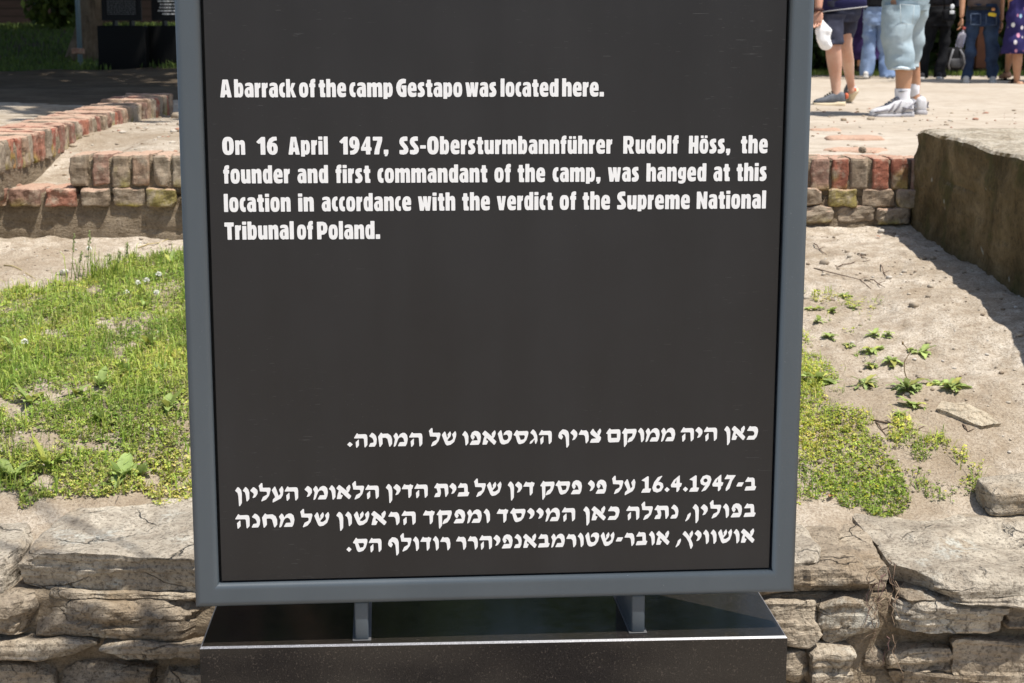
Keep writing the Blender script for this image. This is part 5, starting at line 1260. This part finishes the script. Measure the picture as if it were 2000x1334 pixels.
def torso_cloth(name, t, Y, rows, z, sh, f, r, ends, mat, H, sleeve=.5, tr=.15):
    """shirt: px rows at the hem, then rings up to the shoulders, with two sleeves"""
    m = MB(); garment_rows = []
    rings = []; seg = 28; an = np.linspace(0, 2 * PI, seg, endpoint=False)
    hemz = None
    for (l, rr, py, dy, *tl) in rows:
        p0, p1 = at(l, py, Y + dy), at(rr, py - (tl[0] if tl else 0), Y + dy); c_ = (p0 + p1) / 2; rx = np.linalg.norm(p1 - p0) / 2; ax = (p1 - p0) / (2 * rx)
        bx = np.cross((0, 0, 1.0), ax); bx /= np.linalg.norm(bx)
        rings.append(c_ + np.outer(np.cos(an) * rx, ax) + np.outer(np.sin(an) * rx * .72, bx))
    top = z(sh - .02)
    k0 = rings[-1].mean(0); rx0 = np.linalg.norm(rings[-1][0] - rings[-1][seg // 2]) / 2; ax = (rings[-1][0] - rings[-1][seg // 2]); ax[2] = 0; ax /= np.linalg.norm(ax); bx = np.cross((0, 0, 1.0), ax)
    for q, wx in ((.3, 1.0), (.6, 1.04), (.85, 1.12), (.97, .95), (1.06, .5), (1.12, .42)):
        c_ = k0 * (1 - q) + top * q; rx = (rx0 * (1 - q) + tr * q) * wx; rings.append(c_ + np.outer(np.cos(an) * rx, ax) + np.outer(np.sin(an) * rx * .70, bx))
    for i, R in enumerate(rings):
        nz = fbm(R * 6, 3, 13); c_ = R.mean(0); R += (R - c_) * (nz * .05)[:, None]
    first = rings[0]; ce = first.mean(0); rings.insert(0, ce + (first - ce) * .95); rings.insert(0, rings[0] + np.array([0, 0, .04]))
    V, Fc = loft(rings); m.add(V, Fc)
    for (el, wr_, s0) in ends:
        e = s0 + (el - s0) * sleeve * 1.4
        m.add(*tube([z(sh - .06) * .35 + s0 * .65, s0, s0 * .5 + e * .5, e], [.085, .078, .074, .080], 16, False))
    o = m.build(name, mat, t)
    return o, first
def cuff_line(m, ring, rad): m.add(*tube(np.vstack([ring, ring[:1]]), rad, 6, False))

# --- visitor in navy shorts, walking off to the left with a white bag
Y = 12.2; 
p1 = person('person in navy t-shirt and dark shorts walking left with a white plastic bag', Y, 1.72, [(1629, 18, 0), (1661, 16, .12)],
    [[(1627, 92, -.06, 16), (1630, 124, -.02, 15.5), (1632, 150, 0, 11.5), (1633, 184, 0, 8.5), (1631, 198, 0, 8)],
     [(1651, 92, .18, 14), (1656, 122, .36, 13.5), (1659, 148, .46, 9.5), (1663, 172, .52, 7.5), (1664, 184, .5, 8)]], (-.85, .5),
    [((1603, -62, Y - .05), (1598, 22, Y - .12)), None], SKIN, (.12, .08, .05), .02)
t, z, sh, f, r, ends = p1
m = MB(); garment(m, [[(1606, 1684, -6, .05), (1605, 1683, 12, .05), (1607, 1680, 30, .05), (1609, 1672, 44, .05)], [(1606, 1652, 28, -.04), (1607, 1648, 50, -.05), (1608, 1645, 70, -.06), (1609, 1644, 87, -.06)], [(1640, 1681, 28, .14), (1640, 1674, 55, .16), (1641, 1668, 75, .18), (1641, 1665, 88, .19)]], Y, .85, .014, seed=3, freq=9)
m.build('shorts', cloth('navy_shorts', (.030, .033, .055), (.055, .058, .085), 7), t)
o, hem = torso_cloth('t_shirt', t, Y, [(1601, 1692, 24, .05, 11), (1602, 1691, 4, .05, 6), (1604, 1689, -22, .05)], z, sh, f, r, ends, cloth('navy_tee', (.022, .022, .075), (.035, .034, .105), 6), 1.72, .6, .19)
m = MB(); cuff_line(m, hem, .0045); m.build('shirt_hem', plain('grey_trim', (.36, .35, .36), .8), o)
GREY_SH, SOLE1, ORANGE = cloth('grey_mesh', (.10, .11, .125), (.17, .18, .20), 20), plain('cream_rubber', (.62, .52, .36), .7), plain('orange_trim', (.55, .13, .06), .7)
hl, to = onz(1646, 206, .0), onz(1586, 206, .0); hl[1] = to[1] = Y + .0; hl[2] = to[2] = at(1640, 207, Y)[2]
u = shoe(t, hl, to, (0, 0, 1), .048, GREY_SH, SOLE1, plain('black_laces', (.02, .02, .02), .8), .085)
m = MB(); m.add(*rock(hl + np.array([.012, 0, .075]), (.014, .03, .022), (6, 6, 6), 3)); m.build('heel_tab', ORANGE, u)
hl2, to2 = at(1672, 181, Y + .50), at(1655, 205, Y + .72)
u = shoe(t, hl2, to2, (-.5, .35, .8), .046, GREY_SH, SOLE1, None, .085)
m = MB(); m.add(*rock(at(1665, 175, Y + .52), (.03, .03, .02), (6, 6, 6), 3)); m.build('heel_tab', ORANGE, u)
m = MB(); garment(m, [[(1656, 1671, 168, .52), (1655, 1673, 178, .52)]], Y, .9, .002); m.build('sock', plain('pale_sock', (.55, .58, .6), .9), t)
m = MB(); w_ = ends[0][1]; m.add(*tube([w_ + np.array([.032 * math.cos(a), .032 * math.sin(a), .01]) for a in np.linspace(0, 2 * PI, 14)], .010, 6, False)); m.build('wristband', plain('dark_band', (.05, .015, .012), .6), t)
c_ = at(1605, 66, Y - .12)
m = MB(); V, Fc = rock((0, 0, 0), (.055, .045, .115), (14, 12, 18), 2.6, .010, 14, 0, 0, 4); k = smooth(.02, .12, V[:, 2])
V[:, 0] = V[:, 0] * (1 - .72 * k) - .022 * k; V[:, 1] *= 1 - .7 * k; V[:, 0] += .02 * smooth(.0, -.1, V[:, 2]); m.add(V + c_ + np.array([.012, 0, 0]), Fc)
top = at(1597, 38, Y - .12); m.add(*tube([top + np.array([-.01, 0, .035]), top, c_ + np.array([-.012, 0, .08])], [.010, .014, .02], 8))
BAG = tinted('white_plastic', .4, .4, .25, .05); tag(m.build('plastic_bag', BAG, loc=c_), 'white plastic bag hanging from the hand of the visitor in navy shorts', 'bag')

# --- visitor in pale denim shorts with white socks
Y = 10.15
p2 = person('person in baggy pale denim shorts, white socks and grey trainers standing in the sand', Y, 1.75, [(1751, -20, 0), (1786, -22, .12)],
    [[(1764, 96, -.0, 17), (1766, 134, -.01, 18.5), (1765, 160, 0, 16.5), (1762, 188, 0, 13), (1762, 208, 0, 12)],
     [(1783, 90, .24, 11), (1785, 126, .26, 12), (1787, 156, .27, 12), (1787, 184, .28, 10), (1788, 206, .28, 10)]], (-.92, .38), [None, None], SKIN2, (.05, .03, .02), .03)
t, z, sh, f, r, ends = p2
DEN = cloth('pale_denim', (.30, .39, .44), (.44, .53, .57), 5, .9, 420)
m = MB(); garment(m, [[(1727, 1818, -60, .08), (1725, 1818, -25, .08), (1724, 1815, 2, .08), (1722, 1808, 22, .08)], [(1723, 1797, 10, .0), (1720, 1786, 45, -.02), (1719, 1783, 80, -.02), (1727, 1785, 115, -.02), (1735, 1786, 136, -.02)], [(1752, 1816, 8, .16), (1756, 1806, 45, .2), (1758, 1801, 85, .23), (1760, 1798, 118, .25), (1760, 1797, 131, .25)]], Y, .9, .015, seed=9, freq=8)
sh_o = m.build('denim_shorts', DEN, t)
m = MB()
def on_front(px, py, off): return at(px, py, Y + off)
for (a, b) in (((1758, 8), (1786, 10)), ((1758, 8), (1760, 46)), ((1760, 46), (1782, 48)), ((1782, 48), (1786, 10))):
    m.add(*tube([on_front(*a, -.140), on_front((a[0] + b[0]) / 2, (a[1] + b[1]) / 2, -.143), on_front(*b, -.140)], .0018, 5))
m.build('pocket_seam', plain('pale_seam', (.46, .52, .53), .9), sh_o)
m = MB(); q = [at(1735 + 51 * i / 10, 133.5 + .8 * math.sin(i), Y - .02 - .088 * math.sin(PI * i / 10)) for i in range(11)]; m.add(*tube(q, .010, 6)); m.build('frayed_hem', plain('frayed_denim', (.58, .66, .70), .95, .1, .3, 150), sh_o)
SOCK = plain('white_sock', (.78, .77, .80), .9, .15, .06, 250, .3)
m = MB(); garment(m, [[(1747.5, 1777.5, 173, 0), (1748, 1777, 182, 0), (1749, 1776, 195, 0), (1746, 1778, 212, 0)]], Y, .95, .002); s1 = m.build('sock', SOCK, t)
m = MB(); garment(m, [[(1776.5, 1796.5, 164, .27), (1777, 1796, 175, .27), (1778, 1796, 190, .28), (1776, 1799, 208, .28)]], Y, .95, .002); m.build('sock', SOCK, t)
# the small tick mark woven into the sock
tick = [(1754.6, 178.0), (1756.3, 179.9), (1759.5, 179.9), (1773.5, 176.6), (1760, 178.4), (1757.4, 178.8), (1756.2, 178.3)]
cx = 1762.5; V = []
for (px, py) in tick:
    rx = (1777.2 - 1747.8) / 2; u_ = (px - cx) / rx; V.append(at(px, py, Y - .95 * rx / (F / Y) * math.sqrt(max(0, 1 - u_ * u_)) - .012))
obj('sock_mark', V + [v + np.array([0, .008, 0]) for v in V], [tuple(range(7)), tuple(range(7, 14))[::-1]] + [(i, i + 7, (i + 1) % 7 + 7, (i + 1) % 7) for i in range(7)], plain('black_thread', (.03, .03, .03), .9), s1, shade=False)
WSH, GSOLE, LACE = cloth('white_trainer', (.55, .54, .55), (.66, .65, .66), 25), plain('grey_rubber', (.36, .35, .36), .6, .3, .4, 60), plain('silver_laces', (.25, .25, .28), .6)
TRIM = plain('grey_overlay', (.22, .21, .23), .6)
g = at(1760, 229, Y)[2]
def trainer(t, hl, to, w):
    u = shoe(t, hl, to, (0, 0, 1), w, WSH, GSOLE, LACE, .098)
    d = (to - hl); L = np.linalg.norm(d); d /= L; s = np.cross(d, (0, 0, 1.0)); m = MB()
    for sd in (-1, 1):
        for (a0, z0, a1, z1) in ((.05, .085, .30, .035), (.34, .10, .50, .035), (.50, .085, .64, .035), (.66, .05, .96, .034), (.03, .05, .3, .062)):
            m.add(*tube([hl + d * L * (a0 * (1 - q) + a1 * q) + s * sd * w * (.80 + .1 * math.sin(PI * q) + .14 * (a0 * (1 - q) + a1 * q) - .3 * max(0, (a0 * (1 - q) + a1 * q) - .75)) + np.array([0, 0, z0 * (1 - q) + z1 * q]) for q in (0, .33, .67, 1)], .0055, 6))
    m.build('overlay', TRIM, u)
    m = MB(); c_ = hl + d * L * .36 + np.array([0, 0, .098]); m.add(*rock(c_, (.03, .018, .03), (6, 5, 8), 3, .002, 20, 0, 0, 2, 0, 0, -.4)); m.build('tongue', TRIM, u)
hl, to = at(1781, 228, Y), at(1700, 228, Y - .05); hl[2] = to[2] = g; trainer(t, hl, to, .052)
hl, to = at(1801, 226, Y + .22), at(1776, 224, Y + .48); hl[2] = to[2] = g + .003; trainer(t, hl, to, .050)
TEE = cloth('grey_tee', (.25, .25, .26), (.33, .33, .34))
torso_cloth('t_shirt', t, Y, [(1722, 1822, -62, .08), (1722, 1822, -90, .08)], z, sh, f, r, ends, TEE, 1.75, .6, .2)

# --- the group at the back
def simple_shoe(t, px0, px1, py, Y, dy0, dy1, mu, ms, w=.045, h=.07):
    a, b = at(px0, py, Y + dy0), at(px1, py, Y + dy1); a[2] = b[2] = min(a[2], b[2]); shoe(t, a, b, (0, 0, 1), w, mu, ms, None, h)
BLK = cloth('black_cloth', (.008, .008, .009), (.018, .018, .020), 6)
DARK_SH = cloth('dark_trainer', (.03, .03, .035), (.05, .05, .055)); PALE = plain('pale_rubber', (.55, .53, .5), .7)
Y = 23.2
t, z, sh, f, r, ends = person('person in long dark purple skirt, half hidden behind the light flared jeans', Y, 1.66, [(1680, 8, 0), (1694, 8, 0)], [[(1680, 70, 0, 6), (1679, 110, 0, 4.5), (1677, 132, 0, 3.5)], [(1696, 70, 0, 6), (1697, 110, 0, 4.5), (1698, 132, 0, 3.5)]], (.1, 1), [None, None], SKIN2, (.03, .02, .015), .1)
m = MB(); garment(m, [[(1671, 1702, -10, 0), (1667, 1708, 20, 0), (1663, 1716, 70, 0), (1661, 1722, 117, 0)]], Y, .8, .03, 36, freq=5); m.build('long_skirt', cloth('purple_cloth', (.022, .012, .055), (.05, .03, .11), 5), t)
torso_cloth('top', t, Y, [(1671, 1703, 4, 0), (1672, 1702, -10, 0)], z, sh, f, r, ends, BLK, 1.66, .5, .17)
simple_shoe(t, 1676, 1681, 139, Y, -.05, .2, cloth('brown_sandal', (.06, .035, .025), (.09, .055, .04)), plain('dark_sole', (.03, .02, .02)), .04, .05)
simple_shoe(t, 1698, 1701, 139, Y, -.05, .2, DARK_SH, PALE, .04, .05)

Y = 22.0
t, z, sh, f, r, ends = person('person in light blue flared jeans and black top seen from behind', Y, 1.72, [(1699, 28, 0), (1722, 28, 0)], [[(1698, 82, 0, 6), (1694, 115, 0, 5), (1691, 144, 0, 3)], [(1727, 82, 0, 6), (1730, 115, 0, 5), (1733, 144, -.05, 3)]], (.15, 1), [None, None], SKIN, (.10, .06, .04), .15)
m = MB(); garment(m, [[(1687, 1736, 14, 0), (1685, 1738, 28, 0), (1686, 1738, 42, 0), (1688, 1736, 50, 0)], [(1686, 1714, 40, 0), (1685, 1712, 60, 0), (1685, 1710, 82, 0), (1683, 1708, 112, 0), (1678, 1705, 148, 0)], [(1710, 1739, 40, 0), (1712, 1739, 62, 0), (1714, 1740, 85, 0), (1717, 1742, 115, 0), (1719, 1748, 151, -.05)]], Y, .85, .019, seed=4, freq=8)
m.build('jeans', cloth('light_denim', (.17, .25, .42), (.33, .43, .62), 3.2, .9, 300), t)
torso_cloth('top', t, Y, [(1688, 1737, 25, 0), (1688, 1735, 8, 0)], z, sh, f, r, ends, BLK, 1.72, .6, .18)
simple_shoe(t, 1690, 1694, 152, Y, -.12, .15, PALE, PALE, .045); simple_shoe(t, 1735, 1746, 154, Y, -.12, .1, PALE, PALE, .045)

Y = 22.0
t, z, sh, f, r, ends = person('person all in black with wide trousers and a shoulder bag seen from behind', Y, 1.76, [(1822, 30, 0), (1848, 30, 0)], [[(1810, 90, 0, 6), (1805, 120, 0, 4.5), (1803, 144, 0, 3)], [(1843, 90, 0, 6), (1838, 120, 0, 5), (1835, 144, 0, 3)]], (.1, 1), [None, None], SKIN, (.04, .025, .02), .02)
m = MB(); garment(m, [[(1815, 1858, 12, 0), (1811, 1861, 24, 0), (1808, 1861, 40, 0), (1810, 1858, 52, 0)], [(1808, 1836, 40, 0), (1803, 1829, 66, 0), (1799, 1819, 94, 0), (1796, 1814, 125, 0), (1795, 1812, 152, 0)], [(1832, 1860, 40, 0), (1835, 1857, 66, 0), (1834, 1853, 94, 0), (1828, 1849, 125, 0), (1824, 1846, 151, 0)]], Y, .85, .018, seed=6)
m.build('trousers', BLK, t)
torso_cloth('jacket', t, Y, [(1814, 1860, 11, 0), (1814, 1860, -8, 0)], z, sh, f, r, ends, cloth('striped_black', (.012, .012, .014), (.05, .05, .06), 14), 1.76, 1.0, .19)
simple_shoe(t, 1800, 1803, 155, Y, -.12, .15, DARK_SH, PALE); simple_shoe(t, 1833, 1838, 154, Y, -.12, .15, DARK_SH, PALE)
c_ = at(1853, 30, Y - .22); m = MB(); m.add(*rock(c_, (.085, .05, .075), (10, 8, 8), 5, .006, 12)); 
s_ = at(1845, -70, Y - .2); m.add(*tube([c_ + np.array([-.06, 0, .06]), (c_ + s_) / 2 + np.array([-.04, -.02, 0]), s_], .012, 6))
bagt = m.build('shoulder_bag', BLK, loc=c_); tag(bagt, 'black shoulder bag with white tags hanging on the person all in black', 'bag')
m = MB(); m.add(*rock(at(1860, 13, Y - .28), (.028, .008, .032), (6, 4, 6), 2.6)); m.add(*rock(at(1859.5, 24, Y - .28), (.032, .008, .024), (6, 4, 6), 6, .001)); m.build('tag', plain('white_tag', (.75, .76, .76), .5), bagt)

Y = 20.0
t, z, sh, f, r, ends = person('person in dark blue jeans and brown-grey shirt, hands at his sides, seen from behind', Y, 1.78, [(1906, 36, 0), (1934, 36, 0)], [[(1897, 98, 0, 6), (1892, 125, 0, 5.5), (1888, 148, 0, 4)], [(1938, 98, 0, 6), (1938, 125, 0, 5.5), (1938, 148, 0, 4)]], (-.05, 1),
    [((1882, -48, Y), (1878.5, 36, Y - .08)), ((1957, -48, Y), (1955.5, 42, Y + .02))], SKIN2, (.03, .02, .015), .0)
m = MB(); garment(m, [[(1892, 1950, 8, 0), (1890, 1951, 22, 0), (1888, 1951, 40, 0), (1890, 1949, 52, 0)], [(1888, 1919, 42, 0), (1887, 1909, 70, 0), (1887, 1906, 98, 0), (1882, 1902, 128, 0), (1876, 1898, 155, 0)], [(1917, 1951, 42, 0), (1921, 1949, 70, 0), (1926, 1949, 98, 0), (1928, 1948, 128, 0), (1928, 1948, 153, 0)]], Y, .85, .024, seed=8, freq=8)
jn = m.build('jeans', cloth('dark_denim', (.016, .026, .055), (.05, .085, .16), 4, .9, 300), t)
m = MB()
for (x0, x1, y0, y1) in ((1896, 1915, 27, 48), (1926, 1946, 28, 49)):
    for (a, b) in (((x0, y0), (x1, y0)), ((x0, y0), (x0, y1)), ((x0, y1), (x1, y1)), ((x1, y0), (x1, y1))): m.add(*tube([at(*a, Y - .165), at(*b, Y - .165)], .004, 5))
m.build('pocket_seam', plain('blue_seam', (.10, .14, .22), .9), jn)
m = MB(); m.add(*rock(at(1938, 28.5, Y - .175), (.05, .012, .022), (8, 5, 6), 3.5, .004, 20, 0, 0, 2, 0, 0, .15)); tag(m.build('yellow_cloth', plain('yellow', (.80, .58, .05), .7), loc=at(1938, 30, Y - .175)), 'yellow cloth sticking out of the back pocket of the dark jeans', 'cloth')
m = MB(); m.add(*rock(at(1940, 18.5, Y - .185), (.022, .012, .02), (6, 5, 6), 3, .003, 20)); m.build('belt_tag', plain('orange_tag', (.62, .30, .12), .7), t)
m = MB(); garment(m, [[(1889.5, 1951.5, 15, 0), (1889.5, 1951.5, 20, 0)]], Y, .86, .002); m.build('belt', plain('black_belt', (.012, .012, .013), .5), t)
torso_cloth('shirt', t, Y, [(1890, 1952, 15, 0), (1890, 1953, 0, 0)], z, sh, f, r, ends, cloth('brown_grey_shirt', (.10, .082, .082), (.15, .125, .125), 5), 1.78, .5, .2)
simple_shoe(t, 1887, 1883, 162, Y, -.14, .15, PALE, PALE, .05); simple_shoe(t, 1938, 1938, 163, Y, -.14, .15, PALE, PALE, .05)
c_ = at(1877, 77, Y - .12); m = MB(); V, Fc = loft([np.stack([r0 * np.cos(np.linspace(0, 2 * PI, 16, endpoint=False)), r0 * np.sin(np.linspace(0, 2 * PI, 16, endpoint=False)), np.full(16, h)], -1) for r0, h in ((.0, -.095), (.045, -.095), (.05, -.085), (.05, .05), (.042, .075), (.018, .09), (.017, .12))])
V = V @ np.array(Euler((0, .22, 0)).to_matrix()).T; m.add(V + c_, Fc)
gl = NT('clear_plastic'); gl.bs.inputs['Transmission Weight'].default_value = .75; gl.bs.inputs['IOR'].default_value = 1.25
bt = m.build('bottle', gl.fin((.55, .55, .66), .12, .5), loc=c_); tag(bt, 'clear water bottle held in the left hand of the person in dark jeans', 'bottle')
m = MB(); m.add(*tube([c_ + np.array([.026, 0, .118]), c_ + np.array([.033, 0, .15])], .02, 10)); m.build('cap', plain('red_cap', (.4, .08, .06), .5), bt)

Y = 19.6
t, z, sh, f, r, ends = person('person in navy skirt with pink, white and blue flowers at the right edge', Y, 1.68, [(1979, 12, 0), (2001, 12, 0)], [[(1974, 88, .2, 8.5), (1971, 115, .32, 8), (1967, 142, .45, 4.5)], [(1988, 88, -.05, 10), (1987, 118, -.05, 10.5), (1986, 145, -.02, 7), (1986, 164, 0, 5.5)]], (-.5, .9), [((1968, -6, Y - .1), (1990, -40, Y + .25)), None], SKIN2, (.05, .03, .02), .15)
ft = NT('floral_cloth'); vv = ft.n('ShaderNodeTexVoronoi'); vv.inputs['Scale'].default_value = 12.0; ft.l(ft.mapped((1, .35, .7)), vv.inputs['Vector'])
spot = ft.ramp(vv.outputs['Distance'], [(.20, 1.0), (.27, 0.0)]); sxyz = ft.n('ShaderNodeSeparateColor'); ft.l(vv.outputs['Color'], sxyz.inputs[0])
pet = ft.ramp(sxyz.outputs[0], [(.0, (.75, .70, .72)), (.35, (.62, .28, .40)), (.65, (.35, .55, .68)), (.85, (.8, .8, .8))], 'CONSTANT')
fold = ft.noise(7, 3, .5, stretch=(1.6, 1.6, .15))
ft.bump(fold, .6, .04)
FLOR = ft.fin(ft.mix(ft.math('MULTIPLY', spot, ft.ramp(sxyz.outputs[1], [(.3, 0.0), (.32, 1.0)])), ft.mix(fold, (.018, .014, .07), (.04, .033, .13)), pet), .85, .15)
m = MB(); garment(m, [[(1974, 2008, -16, 0), (1971, 2012, 5, 0), (1964, 2018, 50, 0), (1955, 2024, 105, 0)]], Y, .8, .03, 40, freq=6, seed=5); m.build('skirt', FLOR, t)
torso_cloth('top', t, Y, [(1973, 2009, -8, 0), (1973, 2009, -20, 0)], z, sh, f, r, ends, cloth('navy_top', (.02, .018, .06), (.03, .028, .08)), 1.68, .3, .17)
BS = cloth('black_sandal', (.012, .010, .010), (.03, .025, .022))
a = at(1993, 171, Y - .1); b = at(1966, 168, Y + .25); b[2] = a[2]
m = MB(); V, Fc = tube([a + np.array([.01, 0, .035]), a * .6 + b * .4 + np.array([0, 0, .045]), a * .25 + b * .75 + np.array([0, 0, .03]), b + np.array([0, 0, .02])], [.036, .036, .038, .018], 12); m.add(V, Fc); m.build('foot', SKIN2, t)
m = MB(); m.add(*tube([a * .55 + b * .45 + np.array([-.04, -.06, .02]), a * .4 + b * .6 + np.array([0, -.02, .085]), a * .3 + b * .7 + np.array([.05, .05, .02])], .022, 8)); V, Fc = tube([a, b], [.045, .04], 12); V[:, 2] = a[2] - .012 + (V[:, 2] - a[2]) * .25; m.add(V, Fc); m.build('sandal', BS, t)
a = at(1970, 156, Y + .40); b = at(1953, 155, Y + .62); b[2] = a[2]
m = MB(); m.add(*tube([a + np.array([0, 0, .06]), a * .5 + b * .5 + np.array([0, 0, .05]), b + np.array([0, 0, .03])], [.04, .036, .02], 10)); m.build('foot', SKIN2, t)
m = MB(); V, Fc = tube([a, b], [.045, .04], 12); V[:, 2] = a[2] - .0 + (V[:, 2] - a[2]) * .25; m.add(V, Fc); m.add(*tube([a * .5 + b * .5 + np.array([0, -.06, .02]), a * .5 + b * .5 + np.array([0, 0, .09]), a * .5 + b * .5 + np.array([.02, .06, .02])], .02, 8)); m.build('sandal', BS, t)

# bags left on the ground behind, and the brown post between the trouser legs
Y = 24.0; c_ = at(1864, 117, Y); c_[2] = at(1864, 138, Y)[2] + .17
bp = thing('backpack', 'black backpack with grey straps left on the ground behind the visitors', 'backpack', (c_[0], c_[1], c_[2] - .17), 'bags left on the ground')
m = MB(); m.add(*rock(c_, (.14, .10, .17), (12, 10, 14), 3.2, .015, 8)); m.build('bag', BLK, bp)
m = MB(); m.add(*rock(c_ + np.array([.0, -.10, -.06]), (.09, .035, .07), (8, 6, 8), 3.5, .008, 12)); m.build('pocket', cloth('grey_nylon', (.06, .06, .065), (.12, .12, .125)), bp)
m = MB()
for s_ in (-1, 1): m.add(*tube([c_ + np.array([s_ * .05, -.10, .14]), c_ + np.array([s_ * .09, -.15, .05]), c_ + np.array([s_ * .12, -.14, -.08]), c_ + np.array([s_ * .09, -.10, -.15])], .014, 6))
m.build('strap', cloth('grey_strap', (.16, .16, .17), (.26, .26, .27)), bp)
c2 = at(1884, 124, Y + .2); c2[2] = c_[2] - .04
m = MB(); m.add(*rock(c2, (.12, .09, .12), (10, 8, 10), 3, .02, 9, 0, 0, 3)); m.add(*tube([c2 + np.array([-.07, 0, .1]), c2 + np.array([0, 0, .19]), c2 + np.array([.07, 0, .1])], .012, 6)); tag(m.build('hand_bag', BLK, loc=c2 - np.array([0, 0, .12])), 'black slouching bag on the ground beside the backpack', 'bag', 'bags left on the ground')
Y = 25.2; c_ = at(1917, 120, Y); m = MB(); m.add(*box(c_[0] - .10, c_[0] + .10, Y - .06, Y + .06, c_[2] - .1, c_[2] + 1.1, .01)); m.add(*box(c_[0] - .13, c_[0] + .13, Y - .08, Y + .08, c_[2] + 1.1, c_[2] + 1.14, .008))
tag(m.build('wooden_post', plain('red_brown_wood', (.16, .062, .03), .7, .3, .3, 8), loc=(c_[0], Y, c_[2])), 'reddish brown wooden post seen between the legs of the dark jeans', 'post')
